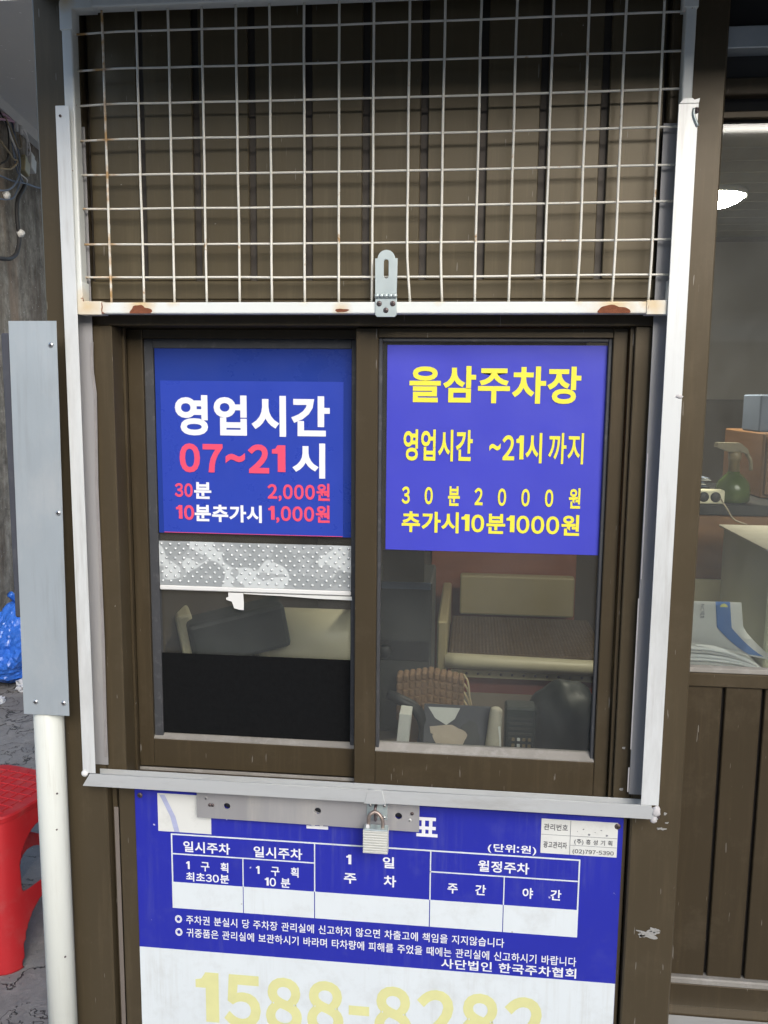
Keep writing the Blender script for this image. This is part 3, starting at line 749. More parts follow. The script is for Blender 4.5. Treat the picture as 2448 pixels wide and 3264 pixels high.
tube('staple_loop', [(.4125, .0105, .9465), (.4122, -.004, .9478), (.4120, -.0085, .9430), (.4122, -.0088, .9330), (.4124, -.005, .9250), (.4125, .0105, .9240)], .0023, 'screw_old', st, 8, 5)
pk = thing('padlock', 'small worn silver padlock hanging from the staple below the window', 'padlock', (.4145, -.012, .878))
bm = bmesh.new()
for k in range(9):
    z0_ = .8782 + .0043 * k; add_box(bm, .3945, .4345, -.0250, -.0060, z0_ + .0003, z0_ + .0041, .0008)
add_box(bm, .3955, .4335, -.0242, -.0068, .8784, .9165, .0008)
obj('body', bm, 'lock_body', pk)
boxes('cap', [(.3950, .4340, -.0246, -.0064, .9170, .9190)], 'zinc', pk, .001)
box('bumper', .3985, .4045, -.0225, -.0150, .9191, .9245, 'conn_white', pk, .001)
sh = [(.4025, -.0155, .916), (.4025, -.0155, .930), (.4045, -.0150, .9390), (.4125, -.0130, .9432), (.4205, -.0145, .9390), (.4250, -.0155, .930), (.4252, -.0155, .916)]
tube('shackle', sh, .0030, 'rusty_steel', pk, 10, 6)

# ------------------------------------------------------------------ posters on the glass
YP = .0840
pl_ = thing('hours_poster', 'blue poster with white and red opening hours on the left pane', 'poster', (.196, .083, 1.369))
sheet('backing_sheet', .0318, .3612, 1.3692, 1.6832, YP, .0005, 'poster_navy', pl_, .0008, 10)
sheet('print_sheet', .0405, .3450, 1.3702, 1.6224, YP - .0012, .0006, 'poster_blue', pl_, .0006, 10)
boxes('red_edge', [(.0410, .3445, YP - .0018, YP - .0014, 1.3702, 1.3710)], 'ink_pink', pl_, 0)
yq = YP - .0022
for s, a, b, c, d, m_, bo in (('영업시간', .0648, .3229, 1.5332, 1.5993, 'ink_white', .036), ('07~21', .0708, .2495, 1.4719, 1.5203, 'ink_pink', .04), ('시', .2610, .3154, 1.4660, 1.5232, 'ink_white', .034),
    ('30', .0612, .0922, 1.4305, 1.4539, 'ink_pink', .036), ('분', .0946, .1239, 1.4282, 1.4561, 'ink_white', .034), ('2,000원', .2188, .3230, 1.4270, 1.4578, 'ink_pink', .034),
    ('10', .0626, .0938, 1.3922, 1.4173, 'ink_pink', .036), ('분추가시', .0946, .2090, 1.3900, 1.4190, 'ink_white', .034), ('1,000원', .2200, .3231, 1.3905, 1.4217, 'ink_pink', .034)):
    letters(s, a, b, c, d, yq, m_, pl_, bo, each=True)
YR = .0590
pr_ = thing('fee_poster', 'violet blue poster with yellow parking fee lettering on the right pane', 'poster', (.586, .058, 1.356))
sheet('print_sheet', .4178, .7540, 1.3559, 1.6796, YR, .0006, 'poster_violet', pr_, .0007, 10)
yq = YR - .0012
for s, a, b, c, d, bo in (('을삼주차장', .4530, .7165, 1.5910, 1.6478, .028), ('영업시간', .4448, .5536, 1.4996, 1.5492, .026), ('~21시', .5796, .6608, 1.4990, 1.5460, .026), ('까지', .6707, .7242, 1.4985, 1.5466, .016),
    ('3   0   분   2   0   0   0   원', .4430, .7226, 1.4290, 1.4612, .030), ('추가시10분1000원', .4435, .7228, 1.3852, 1.4190, .030)):
    letters(s, a, b, c, d, yq, 'ink_yellow', pr_, bo, each=True)
# studded vinyl strip
vm = thing('vinyl_strip', 'grey floral studded vinyl strip with white hem across the left pane', 'strip', (.195, .083, 1.271))
sheet('strip', .0315, .3585, 1.2800, 1.3555, .0815, .0016, 'floral', vm, .0010, 16)
bm = bmesh.new()
for r_ in range(9):
    for c_ in range(22):
        x = .0365 + .01515 * c_ + (.0076 if r_ % 2 else 0); z = 1.2875 + .0079 * r_
        if x > .355: continue
        x += random.uniform(-.0006, .0006); z += random.uniform(-.0005, .0005)
        rr = bmesh.ops.create_icosphere(bm, subdivisions=1, radius=.0029)
        for v in rr['verts']: v.co = Vector((x + v.co.x, .0812 + v.co.y * 1.0 + .0006 * (noise.noise(Vector((x * 9, z * 9, 3)))), z + v.co.z))
obj('stud', bm, 'stud', vm, True, kind='stuff')
box('hem', .0310, .3588, .0800, .0840, 1.2715, 1.2795, 'conn_white', vm, .0016)
tp = thing('tape_flap', 'torn white tape flap hanging below the studded strip', 'tape', (.16, .082, 1.24))
shape2d('flap', [[(.1505, 1.2705), (.1760, 1.2705), (.1770, 1.2550), (.1768, 1.2410), (.1690, 1.2415), (.1600, 1.2440), (.1565, 1.2550), (.1470, 1.2580), (.1465, 1.2615), (.1505, 1.2630)]], .0800, .0806, 'conn_white', tp)
shape2d('tape_tail', [[(.1765, 1.2705), (.3600, 1.2705), (.3605, 1.2640), (.30, 1.2650), (.24, 1.2675), (.205, 1.2680), (.1765, 1.2690)]], .0812, .0816, 'white_paper', tp)
bb = box('black_board', .0310, .3700, .0838, .0868, 1.0165, 1.1600, 'black_felt', None, .0005, label='plain black board covering the bottom of the left pane', cat='board')

# ------------------------------------------------------------------ things inside the booth
mo = thing('black_monitor', 'black box with cream side inside behind the left pane', 'monitor', (.03, .50, .865))
rz = Matrix.Rotation(R(24), 3, 'Z')
box('housing', -.055, .155, .44, .53, 1.035, 1.135, 'dark_green', mo, .010, rz @ Matrix.Rotation(R(-10), 3, 'Y'), 2)
box('side_cover', -.085, -.050, .44, .53, 1.030, 1.130, 'cream', mo, .008, rz @ Matrix.Rotation(R(-10), 3, 'Y'), 2)
box('foot', -.02, .09, .45, .53, .8655, 1.02, 'dark_green', mo, .004)
cy = thing('cream_roll', 'fat cream roll lying inside behind the left pane', 'roll', (.2, .60, .865))
bm = bmesh.new(); add_lathe(bm, (.07, .60, 1.045), [(.01, 0), (.060, 0), (.066, .006), (.066, .035), (.064, .037), (.066, .039), (.066, .215), (.063, .218), (.066, .221), (.066, .26), (.01, .261)], 32, 'X'); obj('roll', bm, 'cream', cy, True)
box('stand', .09, .31, .55, .65, .8655, .982, 'dark_green', cy, .004)
bn = thing('covered_bench', 'bench with brown woven mat, cream rolled edge and red skirt inside the booth', 'bench', (.74, 1.75, .06))
box('seat_mat', .492, 1.02, 1.50, 1.99, .715, .742, 'weave', bn, .004)
tube('rolled_edge', [(.480, 1.475, .722), (.75, 1.475, .718), (1.03, 1.475, .714)], .026, 'cream', bn, 14, 4)
strip_ = box('stud_strip', .50, 1.03, 1.468, 1.474, .668, .693, 'cream_board', bn, .001)
for k in range(14): lathe('stud', (.515 + .038 * k, 1.4675, .682), [(.0045, 0), (.0035, -.002), (.0001, -.003)], 'screw_old', strip_, 10, 'Y')
box('skirt', .485, 1.03, 1.480, 1.99, .06, .714, 'red_cloth', bn, .006)
box('back_cushion', .520, .965, 2.00, 2.05, .745, .905, 'cream_board', bn, .008, None, 2)
box('armrest', .452, .486, 1.46, 2.06, .06, .86, 'cream_board', bn, .006)
cu_ = thing('ribbed_cushion', 'tan ribbed cushion with straw fringe inside the right pane', 'cushion', (.48, .43, .865))
bm = bmesh.new(); rot = Matrix.Rotation(R(-38), 3, 'X') @ Matrix.Rotation(R(7), 3, 'Y')
for r_ in range(6):
    for c_ in range(11):
        dz = -.0022 * abs(c_ - 5)
        add_box(bm, .4085 + .0128 * c_, .4205 + .0128 * c_, .402, .440, .941 + .0165 * r_ + dz, .9565 + .0165 * r_ + dz, .003)
obj('rib_pad', bm, 'rattan', cu_)
box('filling', .412, .548, .405, .445, .868, 1.025, 'rattan', cu_, .01)
for k in range(7): tube('fringe', [(.547, .42, 1.03 - .018 * k), (.556, .41, 1.018 - .018 * k), (.560 + .004 * (k % 3), .40, .99 - .018 * k)], .0022, 'fringe', cu_, 6, 4)
hb = tube('black_hoop', [(.402, .31, 1.02), (.425, .30, 1.015), (.455, .30, .998), (.472, .30, .965), (.470, .30, .93), (.455, .30, .885)], .011, 'black', None, 10, 6, label='thick black curved hoop beside the white carton inside the window', cat='hoop')
wc = box('white_carton', .4240, .4460, .215, .26, .8655, 1.019, 'white_paper', None, .001, Matrix.Rotation(R(5), 3, 'Y'), label='narrow white carton standing inside the lower left of the right pane', cat='carton')
mg = thing('magazine', 'magazine with a portrait photo lying on its side inside the right pane', 'magazine', (.54, .27, .865))
rotm = Matrix.Rotation(R(-24), 3, 'X')
box('cover', .472, .600, .276, .284, .866, 1.012, 'ink_dark', mg, .001, rotm)
mgm = Matrix.Translation((.536, .28, .939)) @ rotm.to_4x4()
def on_mag(name, pts, mat, d):
    o = shape2d(name, [pts], -.0004 - d, 0 - d, mat, mg)
    for v in o.data.vertices: v.co = mgm @ Vector((v.co.x, v.co.y - .0045, v.co.z))
on_mag('printed_collar', [(-.056, .067), (.006, .067), (-.004, .046), (-.02, .034), (-.042, .046)], 'white_paper', .0002)
on_mag('printed_face', blob(-.013, .012, .028, 26, .08, (1.15, .78), 2), 'skin_print', .0003)
on_mag('printed_neck', [(-.052, .030), (-.022, .034), (-.022, .006), (-.050, .018)], 'skin_print', .0006)
on_mag('printed_hair', blob(.024, .010, .026, 24, .2, (.9, 1.25), 6), 'black', .0002)
yn = box('yellow_note', .4700, .5500, .2185, .2200, .8655, .952, 'yellow_note', None, .0003, Matrix.Rotation(R(8), 3, 'Y'), label='yellow note sheet below the portrait inside the right pane', cat='note')
tw = thing('rolled_towel', 'pale rolled towel standing between the magazine and the radio', 'towel', (.607, .27, .865))
tube('roll', [(.603, .27, .8655), (.604, .27, .91), (.607, .272, .96), (.610, .275, 1.005), (.6115, .277, 1.018)], .014, 'pale_cloth', tw, 12, 4, [.018, .018, .0178, .0175, .017, .0165, .016, .0155, .0145, .014, .0135, .013, .0125, .012, .0115, .009, .005])
box('label_tag', .6155, .6205, .2615, .2630, .925, .985, 'white_paper', tw, .0003, Matrix.Rotation(R(-4), 3, 'Y'))
rd = thing('radio', 'small dark radio with buttons inside the lower right pane', 'radio', (.655, .28, .865))
box('case', .6270, .6850, .265, .31, .8655, 1.022, 'dark_green', rd, .004)
for r_ in range(5): box('grille_bar', .634, .678, .2625, .2648, 1.000 - .010 * r_, 1.004 - .010 * r_, 'pc_grey', rd, .0005)
for r_ in range(2):
    for c_ in range(4): box('button', .640 + .010 * c_, .646 + .010 * c_, .2620, .2648, .958 - .012 * r_, .964 - .012 * r_, ('white_paper' if c_ == 1 else 'spray_neck'), rd, .0008)
bm = bmesh.new(); bmesh.ops.create_icosphere(bm, subdivisions=4, radius=1)
for v in bm.verts:
    k = 1 + .10 * noise.noise(v.co * 2.2) + .03 * noise.noise(v.co * 7)
    v.co = Vector((.748 + v.co.x * .074 * k, .36 + v.co.y * .08 * k, max(.866, .955 + v.co.z * .092 * k)))
obj('black_bag', bm, 'dark_green', None, True, label='round black bag inside at the lower right corner of the right pane', cat='bag')
pc = thing('computer_case', 'charcoal computer case with papers on it inside beside the mullion', 'computer', (.42, .52, .865))
box('case', .345, .475, .50, .70, .866, 1.205, 'pc_grey', pc, .004)
box('bezel', .350, .470, .496, .4995, 1.03, 1.075, 'black', pc, .002)
lathe('knob', (.375, .4955, 1.05), [(.016, 0), (.015, -.006), (.010, -.009), (.0001, -.010)], 'black', pc, 18, 'Y')
nb = thing('paper_notice', 'small yellowed paper notice leaning above the computer case', 'notice', (.42, .50, 1.206))
box('sheet', .368, .458, .497, .499, 1.2065, 1.275, 'spray_neck', nb, .0003)
box('dark_strip', .366, .472, .494, .4968, 1.190, 1.205, 'wire_blue', nb, .0005)
# behind the side door glass
cb = thing('wooden_cabinet', 'brown wooden cabinet behind the side door glass', 'cabinet', (1.3, .7, .06))
box('carcass', .90, 1.85, .50, .95, .06, 1.365, 'wood', cb, .003)
box('top', .895, 1.86, .495, .96, 1.3655, 1.388, 'black', cb, .002)
box('drawer_front', .905, 1.10, .488, .4995, 1.10, 1.232, 'cream', cb, .002)
lg = box('inner_ledge', .8955, 1.88, .092, .487, 1.130, 1.152, 'cream', booth, .002)
bxx = thing('cardboard_box', 'tall pale olive box behind the side door glass', 'box', (1.17, .28, 1.152))
box('side', 1.047, 1.30, .155, .42, 1.1523, 1.352, 'box_olive', bxx, .003)
shape2d('flap', [[(1.040, 1.353), (1.30, 1.353), (1.30, 1.357), (1.040, 1.357)]], .150, .425, 'pale_cloth', bxx)
ns = thing('newspaper_stack', 'stack of folded newspapers with a blue stripe behind the side door glass', 'newspapers', (.97, .16, 1.152))
for k in range(8):
    bm = bmesh.new(); n = 12; z0_ = 1.1526 + .0052 * k; F = []
    xe = 1.045 - .0045 * k + random.uniform(-.004, .004)
    for sgn in (0, 1):
        for yv in (.098 + random.uniform(0, .004), .30):
            row = []
            for i in range(n + 1):
                u = i / n; x = .897 + (xe - .897) * u
                z = z0_ + .0046 * sgn * (1 - .55 * u ** 5) + .004 * math.sin(u * math.pi) * (k / 8) - .016 * u ** 3 * (k / 8) + .008 * (1 - u) * (k / 8)
                row.append(bm.verts.new((x, yv, z)))
            F.append(row)
    a, b, c, d = F
    for i in range(n):
        bm.faces.new((a[i], a[i + 1], b[i + 1], b[i])); bm.faces.new((c[i], d[i], d[i + 1], c[i + 1]))
        bm.faces.new((a[i], c[i], c[i + 1], a[i + 1])); bm.faces.new((b[i], b[i + 1], d[i + 1], d[i]))
    bm.faces.new((a[0], b[0], d[0], c[0])); bm.faces.new((a[n], c[n], d[n], b[n]))
    bmesh.ops.recalc_face_normals(bm, faces=bm.faces)
    obj('newspaper', bm, 'paper' if k % 3 else 'paper_edge', ns, True)
def curl(u, v):
    """front page that lies on the stack and curls up against the box: u across, v from table edge to upright top"""
    if v < .55:
        k = v / .55
        return Vector((.915 + .095 * u + .050 * (1 - k), .101 + .049 * k, 1.181 + .041 * k ** 1.6 + .016 * (1 - u) * (1 - k)))
    q = (v - .55) / .45
    return Vector((.915 + .095 * u, .150 + .018 * q, 1.222 + .040 * q))
def curl_sheet(name, u0, u1, v0, v1, mat, lift):
    bm = bmesh.new(); n = 12; g_ = []
    for i in range(n + 1):
        g_.append([bm.verts.new(curl(u0 + (u1 - u0) * j / 6, v0 + (v1 - v0) * i / n) + Vector((0, -lift, lift * .6))) for j in range(7)])
    for i in range(n):
        for j in range(6): bm.faces.new((g_[i][j], g_[i][j + 1], g_[i + 1][j + 1], g_[i + 1][j]))
    bmesh.ops.solidify(bm, geom=bm.faces[:], thickness=.0004); bmesh.ops.recalc_face_normals(bm, faces=bm.faces)
    return obj(name, bm, mat, ns, True)
curl_sheet('front_page', -.4, 1, 0, 1, 'paper', 0)
curl_sheet('blue_stripe', .55, .80, .10, 1, 'news_blue', .0012)
shape2d('yellow_dot', [circ(.9805, 1.2535, .0065)], .1630, .1636, 'news_yellow', ns)
letters('NC백화점', .9400, .9480, 1.2265, 1.2600, .1560, 'ink_grey', ns, .02, 'lettering', 'cw')
sp = thing('spray_bottle', 'green spray bottle with pale trigger head behind the side door glass', 'spray bottle', (1.095, .54, 1.388))
lathe('bottle', (1.095, .54, 1.3885), [(.030, 0), (.034, .004), (.035, .025), (.031, .042), (.018, .056), (.0125, .060), (.0125, .064)], 'spray_green', sp, 24)
lathe('neck', (1.095, .54, 1.4525), [(.011, 0), (.011, .024), (.013, .0245), (.013, .040), (.009, .042)], 'spray_neck', sp, 18)
bm = bmesh.new(); P = [(-.040, 1.503), (-.038, 1.512), (.006, 1.512), (.022, 1.500), (.026, 1.488), (.010, 1.494), (-.016, 1.494)]
fs = []
for yy in (.528, .552): fs.append([bm.verts.new((1.095 + a, yy, b)) for a, b in P])
bm.faces.new(fs[0]); bm.faces.new(fs[1][::-1])
for i in range(len(P)): bm.faces.new((fs[0][i], fs[1][i], fs[1][(i + 1) % len(P)], fs[0][(i + 1) % len(P)]))
bmesh.ops.recalc_face_normals(bm, faces=bm.faces); obj('trigger_head', bm, 'spray_cap', sp)
tube('trigger', [(1.117, .54, 1.492), (1.127, .54, 1.475), (1.129, .54, 1.455)], .004, 'spray_cap', sp, 8, 4)
ps = thing('power_strip', 'white power strip with round black sockets on the wooden cabinet', 'power strip', (1.03, .505, 1.388))
box('body', .985, 1.068, .497, .525, 1.3885, 1.4165, 'cream', ps, .002)
for k in range(3): lathe('socket', (1.003 + .0235 * k, .4968, 1.4025), [(.0105, 0), (.0100, -.0012), (.0001, -.0013)], 'black', ps, 18, 'Y')
lm = thing('ceiling_lamp', 'lit white lamp hanging under the ceiling behind the door glass', 'lamp', (1.1, .8, 2.05))
bm = bmesh.new(); bmesh.ops.create_uvsphere(bm, u_segments=28, v_segments=14, radius=1)
for v in bm.verts: v.co = Vector((1.085 + v.co.x * .070, .80 + v.co.y * .070, 2.062 + (v.co.z * .028 if v.co.z < 0 else v.co.z * .004)))
obj('diffuser', bm, 'lamp', lm, True)
lathe('added_shade', (1.085, .80, 2.0662), [(.073, -.010), (.076, -.010), (.076, .002), (.030, .012), (.012, .016)], 'conn_white', lm, 28)  # opaque cap added to keep lamp light off the ceiling
lathe('stem', (1.085, .80, 2.082), [(.010, 0), (.010, .09), (.012, .092), (.012, .1275)], 'black', lm, 16)

# ------------------------------------------------------------------ left of the booth
pp = lathe('white_pipe', (-.1274, -.012, 0), [(.0235, 0), (.0235, 1.69)], 'pvc', None, 28, 'Z', label='upright cream plastic pipe beside the left post of the booth', cat='pipe')
mp_ = thing('metal_plate', 'long galvanised sheet plate screwed to the cream pipe', 'plate', (-.102, -.03, 1.089))
pls = sheet('sheet', -.151, -.0755, 1.0887, 1.7075, -.0390, .0015, 'galv', mp_, .0010, 12)
for v in pls.data.vertices: v.co.x += .0105 * (v.co.z - 1.39)
for a, b in ((-.0815, 1.672), (-.0815, 1.4165), (-.1335, 1.1096), (-.0865, 1.1096)): screw(a, -.0394, b, .0042, mp_)
box('dark_backing_box', -.1665, -.1530, -.030, .0100, 1.245, 1.690, 'dark_box', None, .002, label='narrow dark box hidden behind the left edge of the galvanised plate', cat='box')
for k, (a, b) in enumerate(((-.1095, .951), (-.1130, .888), (-.1085, .660))): screw(a, -.0295, b, .0016, pp, 'screw_old')

# red stool: one moulded shell with arched sides
stl = thing('red_stool', 'red plastic stool with grid pattern seat beside the cream pipe', 'stool', (-.80, .945, 0))
SC = Vector((-.815, .955, 0)); SR = R(-14)
def sq_pt(a, h, r):
    """rounded square outline, half width h, corner radius r"""
    d = Vector((math.cos(a), math.sin(a))); p = 5.5
    k = (abs(d.x) ** p + abs(d.y) ** p) ** (-1 / p)
    return d * h * k
H = .437; NA, NZ = 168, 80
bm = bmesh.new(); g_ = []
for j in range(NZ + 1):
    z = H * .985 * j / NZ; h = .192 - (.192 - .146) * (z / H) ** 1.1
    g_.append([bm.verts.new((SC.x + math.cos(SR) * q.x - math.sin(SR) * q.y, SC.y + math.sin(SR) * q.x + math.cos(SR) * q.y, z)) for q in (sq_pt(2 * math.pi * i / NA, h, .03) for i in range(NA))])
for j in range(NZ):
    for i in range(NA):
        a = (2 * math.pi * (i + .5) / NA + math.pi / 4) % (math.pi / 2) - math.pi / 4      # angle from the side's middle
        s = abs(math.tan(a)); z = H * (j + .5) / NZ
        up_open = .215 < z < .375 and (s / .60) ** 2 + ((z - .215) / .16) ** 3 < 1
        low_open = z < .165 and (s / .66) ** 2.4 + (z / .165) ** 2 < 1
        if up_open or low_open: continue
        bm.faces.new((g_[j][i], g_[j][(i + 1) % NA], g_[j + 1][(i + 1) % NA], g_[j + 1][i]))
bmesh.ops.delete(bm, geom=[v for v in bm.verts if not v.link_faces], context='VERTS')
for _ in range(8): bmesh.ops.smooth_vert(bm, verts=[v for v in bm.verts if v.is_boundary and v.co.z > .004 and v.co.z < H * .97], factor=.5, use_axis_x=True, use_axis_y=True, use_axis_z=True)
bmesh.ops.recalc_face_normals(bm, faces=bm.faces)
bmesh.ops.solidify(bm, geom=bm.faces[:], thickness=.0035)
obj('legs_shell', bm, 'red_plastic', stl, True)
bm = bmesh.new(); rings = []
for (h, z) in ((.1475, H - .022), (.1495, H - .018), (.1495, H - .006), (.146, H - .001), (.140, H)):
    rings.append([bm.verts.new((SC.x + math.cos(SR) * q.x - math.sin(SR) * q.y, SC.y + math.sin(SR) * q.x + math.cos(SR) * q.y, z)) for q in (sq_pt(2 * math.pi * i / NA, h, .03) for i in range(NA))])
for a, b in zip(rings[:-1], rings[1:]):
    for i in range(NA): bm.faces.new((a[i], a[(i + 1) % NA], b[(i + 1) % NA], b[i]))
bm.faces.new(rings[-1]); bm.faces.new(rings[0][::-1])
seat = obj('seat', bm, 'red_plastic', stl, False)
bm = bmesh.new(); rz = Matrix.Rotation(SR, 3, 'Z')
for k in range(-3, 4):
    for ax in (0, 1):
        w_, l_ = .0022, .120
        c = Vector((k * .036, 0, 0)) if ax == 0 else Vector((0, k * .036, 0))
        vs = add_box(bm, -w_ if ax == 0 else -l_, w_ if ax == 0 else l_, -l_ if ax == 0 else -w_, l_ if ax == 0 else w_, -.0006 - .0002 * ax, .0024 + .0002 * ax, .0008)
        for v in vs: v.co = rz @ (v.co + c) + Vector((SC.x, SC.y, H))
obj('seat_rib', bm, 'red_plastic', seat)

# blue bag and scraps by the wall
bgx = thing('blue_bag', 'crumpled bright blue plastic bag on the ground by the concrete wall', 'bag', (-1.94, 3.02, 0))
bm = bmesh.new(); bmesh.ops.create_icosphere(bm, subdivisions=5, radius=1)
for v in bm.verts:
    c = v.co.copy(); t_ = (c.z + 1) / 2
    wd = (.20 * (1 - t_) ** .55 + .055) if t_ > .12 else .20
    rd_ = 1 + .22 * noise.noise(c * 2.3) + .16 * abs(noise.noise(c * 5.1 + Vector((4, 0, 0)))) + .06 * noise.noise(c * 11)
    v.co = Vector((-1.965 + c.x * wd * rd_ + .05 * t_, 3.03 + c.y * wd * rd_, max(.003, t_ * .47 * (1 + .06 * noise.noise(c * 3)))))
obj('body', bm, 'blue_film', bgx, False)
for k in range(3):
    a = k * 2.1; tube('tied_ear', [(-1.91, 3.03, .45), (-1.90 + .04 * math.cos(a), 3.03 + .04 * math.sin(a), .49), (-1.89 + .08 * math.cos(a), 3.03 + .07 * math.sin(a), .475 + .02 * k)], .018, 'blue_film', bgx, 6, 4)
for k, (x, y, r, lb) in enumerate(((-1.825, 2.90, .045, 'crumpled clear plastic scrap under the right side of the blue bag'), (-1.96, 2.66, .022, 'small shiny plastic scrap on the ground nearest the frame edge'), (-1.86, 2.70, .026, 'shiny plastic scrap on the ground between stool and blue bag'), (-1.30, 1.76, .010, 'tiny white chip on the ground just above the red stool'))):
    bm = bmesh.new(); bmesh.ops.create_icosphere(bm, subdivisions=3, radius=1)
    for v in bm.verts:
        c = v.co.copy(); q = 1 + .7 * noise.noise(c * 3.1 + Vector((k * 5, 0, 0)))
        v.co = Vector((x + c.x * r * q, y + c.y * r * q, max(.002, r * .55 + c.z * r * .9 * q)))
    obj('plastic_scrap', bm, 'clear_film', None, False, label=lb, cat='litter', group='plastic scraps on the ground')

# cables hanging on the wall at the upper left
def wp(px, z, off): return tuple(wall_pt(px, z, off))

def cable(pts, r, mat, label, off=.03, n=6):
    r *= .66
    return tube('cable', [wp(a, b, off + (.02 if 0 < i < len(pts) - 1 else 0)) for i, (a, b) in enumerate(pts)], r, mat, None, 7, n, label=label, cat='cable', group='cables on the concrete wall')
cable([(.28, 3.195), (.371, 3.200), (.473, 3.208), (.617, 3.212)], .013, 'wire_pink', 'upper mauve cable running along under the slab at the upper left')
cable([(.28, 3.150), (.366, 3.171), (.483, 3.195), (.614, 3.190)], .011, 'wire_pink', 'lower mauve cable drooping under the slab at the upper left', .05)
cable([(.589, 3.205), (.695, 3.19), (.729, 3.065)], .009, 'wire_white', 'white cable dropping straight to the white connector', .05)
cable([(.580, 3.200), (.665, 3.15), (.715, 3.065)], .007, 'wire_white', 'thinner white cable just left of the one to the white connector', .06)
cable([(.375, 3.19), (.388, 3.151), (.431, 3.108), (.513, 3.06), (.644, 3.030)], .010, 'wire_white', 'white cable looping down to the tan connector', .04)
cable([(.505, 3.20), (.525, 3.055), (.553, 2.972), (.515, 2.89), (.428, 2.82), (.309, 2.766), (.2, 2.74)], .008, 'wire_blue', 'blue grey cable curving left above the black hose', .05)
cable([(.540, 3.05), (.557, 2.95), (.574, 2.887), (.503, 2.806), (.431, 2.75), (.301, 2.712), (.2, 2.70)], .007, 'wire_blue', 'second blue grey cable curving left just below the first', .04)
cable([(.25, 3.03), (.34, 2.986), (.411, 2.966), (.469, 2.973), (.452, 2.946), (.378, 2.907), (.326, 2.887), (.2, 2.86)], .009, 'wire_tan', 'tan cable doubled back in a tight loop at the left edge', .06)
cable([(.321, 2.849), (.472, 2.857), (.72, 2.899), (.867, 2.917), (1.016, 2.94), (1.4, 3.0)], .009, 'wire_blue', 'grey cable stretched sideways along the wall to the booth post')
cable([(.587, 2.931), (.66, 2.912), (.72, 2.903)], .006, 'wire_white', 'short pale cable joining the black hose end', .05)
cable([(.72, 2.899), (.615, 2.841), (.517, 2.764), (.486, 2.685), (.493, 2.596), (.51, 2.53), (.451, 2.438), (.355, 2.391), (.253, 2.371), (.15, 2.36)], .019, 'wire_black', 'thick black hose bending down the concrete wall', .04, 8)
for (t_, z_, r_, lb) in ((.508, 2.56, .024, 'white clip holding the black hose on the wall'), (.300, 2.735, .022, 'small white clip at the left edge of the cables')):
    p_ = wall_pt(t_, z_, .07); lump('cable_clip', p_.x, p_.y, p_.z, r_, 'conn_white', None, seed=t_)
    o_ = COL.objects[-1]; o_['label'] = lb; o_['category'] = 'clip'
def conn(t_, z_, w_, h_, mat, lb):
    p_ = wall_pt(t_, z_, .06); a_ = math.atan2(WD.y, WD.x)
    rt = Matrix.Rotation(a_, 3, 'Z') @ Matrix.Rotation(R(14), 3, 'Y')
    c_ = thing('cable_connector', lb, 'connector', tuple(p_), 'connectors on the cables')
    box('housing', p_.x - w_ / 2, p_.x + w_ / 2, p_.y - .02, p_.y + .02, p_.z - h_ / 2, p_.z + h_ / 2, mat, c_, .004, rt)
    q_ = p_ + rt @ Vector((0, 0, h_ / 2 + .012))
    box('plug', q_.x - w_ / 3, q_.x + w_ / 3, q_.y - .013, q_.y + .013, q_.z - .012, q_.z + .012, mat, c_, .002, rt)
conn(.785, 3.035, .095, .085, 'conn_white', 'white rectangular connector hanging on the cables')
conn(.66, 2.985, .085, .085, 'conn_tan', 'tan rectangular connector left of the white one')
for (t_, z_) in ((.485, 3.165), (.564, 3.170)):
    p_ = wall_pt(t_, z_, .08)
    tube('wire_nut', [(p_.x, p_.y, p_.z + .03), (p_.x, p_.y, p_.z - .02)], .013, 'conn_white', None, 8, 2, label='white wire nut under the mauve cables, ' + ('left' if t_ < .5 else 'right') + ' of the two', cat='wire nut', group='wire nuts')

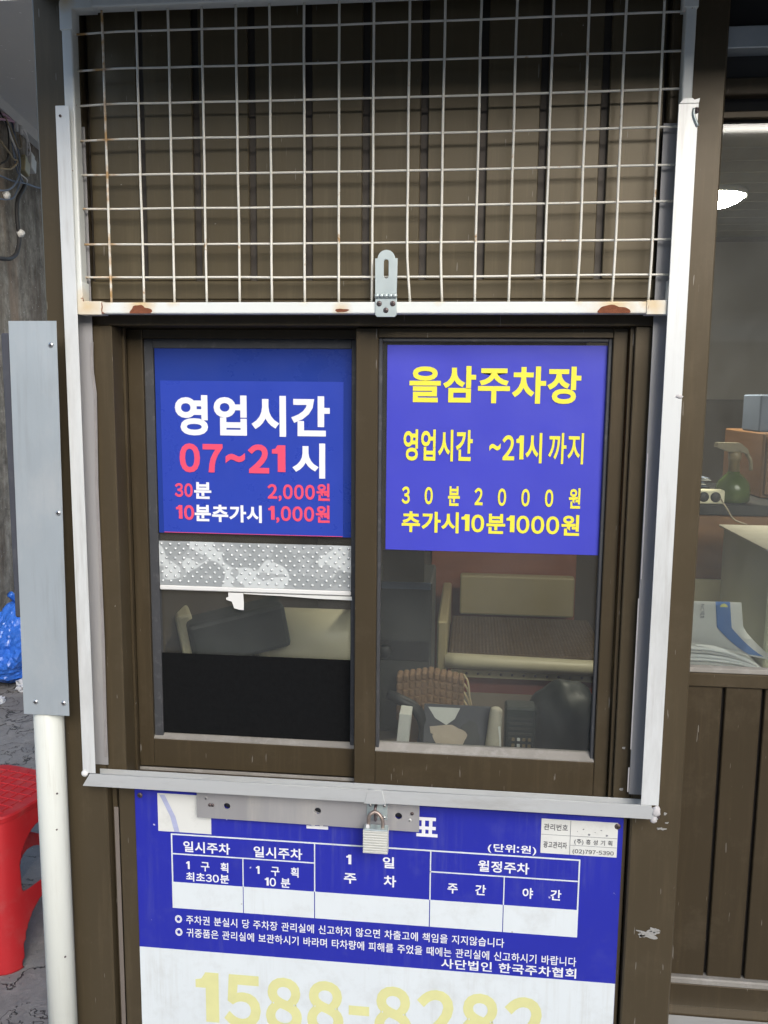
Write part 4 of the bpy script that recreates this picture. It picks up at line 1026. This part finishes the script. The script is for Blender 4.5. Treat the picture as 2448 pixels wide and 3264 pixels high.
cable([(.30, 3.205), (.36, 3.14), (.375, 3.05), (.34, 2.95), (.27, 2.90)], .008, 'wire_black', 'thin black cable hanging at the left edge under the mauve cables', .05)
cable([(.42, 3.20), (.455, 3.12), (.50, 3.00), (.545, 2.93), (.60, 2.91), (.70, 2.90)], .007, 'wire_blue', 'dark blue cable looping behind the tan connector', .035)
cable([(.60, 3.205), (.64, 3.16), (.690, 3.10), (.722, 3.07)], .006, 'wire_white', 'third white cable furthest left of those to the white connector', .07)
cable([(.82, 3.17), (.815, 3.11), (.805, 3.07)], .004, 'wire_white', 'hair thin wire above the white connector hanging from a nail', .03)
cable([(.33, 3.18), (.40, 3.10), (.47, 3.05), (.53, 3.07), (.57, 3.16)], .007, 'wire_tan', 'short tan cable sagging between the wire nuts', .07)
# more clutter behind the side door glass
gb = thing('car_reflection', 'slanted grey boards standing in for a car mirrored in the door glass', 'boards', (.99, .78, 1.388))  # boards added to imitate the slanted grey reflection of a parked car
for k in range(3):
    box('folder', .915 + .004 * k, 1.052 - .006 * k, .74 + .03 * k, .752 + .03 * k, 1.389, 1.545 - .02 * k, ('pc_grey', 'dark_box', 'room_dark')[k], gb, .002, Matrix.Rotation(R(-10 - 4 * k), 3, 'X'))
pf = thing('loose_papers', 'thin pile of loose white papers on the cabinet behind the power strip', 'papers', (.99, .58, 1.388))
for k in range(5):
    box('paper_sheet', .918 + .004 * k, 1.050 - .005 * (k % 3), .545, .690, 1.4190 + .0042 * k, 1.4200 + .0042 * k, 'white_paper' if k % 2 else 'wire_blue', pf, .0002, Matrix.Rotation(R(2.5 * (k - 2)), 3, 'Z'))
box('tray', .916, 1.052, .545, .690, 1.3885, 1.4175, 'black', pf, .002)
cp = thing('brown_cupboard', 'small reddish brown cupboard right of the spray bottle behind the door glass', 'cupboard', (1.33, .76, 1.388))
box('carcass', 1.176, 1.52, .62, .90, 1.3885, 1.530, 'wood', cp, .003)
box('door_panel', 1.183, 1.35, .612, .6195, 1.396, 1.522, 'wood', cp, .002)
pkx = thing('blue_white_packet', 'blue and white packet on top of the small brown cupboard', 'packet', (1.24, .72, 1.53))
box('packet_body', 1.178, 1.31, .66, .78, 1.5305, 1.612, 'wire_blue', pkx, .003)
box('white_band', 1.205, 1.309, .6570, .6595, 1.550, 1.580, 'white_paper', pkx, .0005)
tube('lamp_cord', [(1.058, .49, 1.40), (1.062, .46, 1.385), (1.072, .44, 1.365), (1.09, .42, 1.3585)], .0016, 'wire_tan', None, 6, 5, label='thin pale cord drooping from the cabinet onto the olive box', cat='cord')
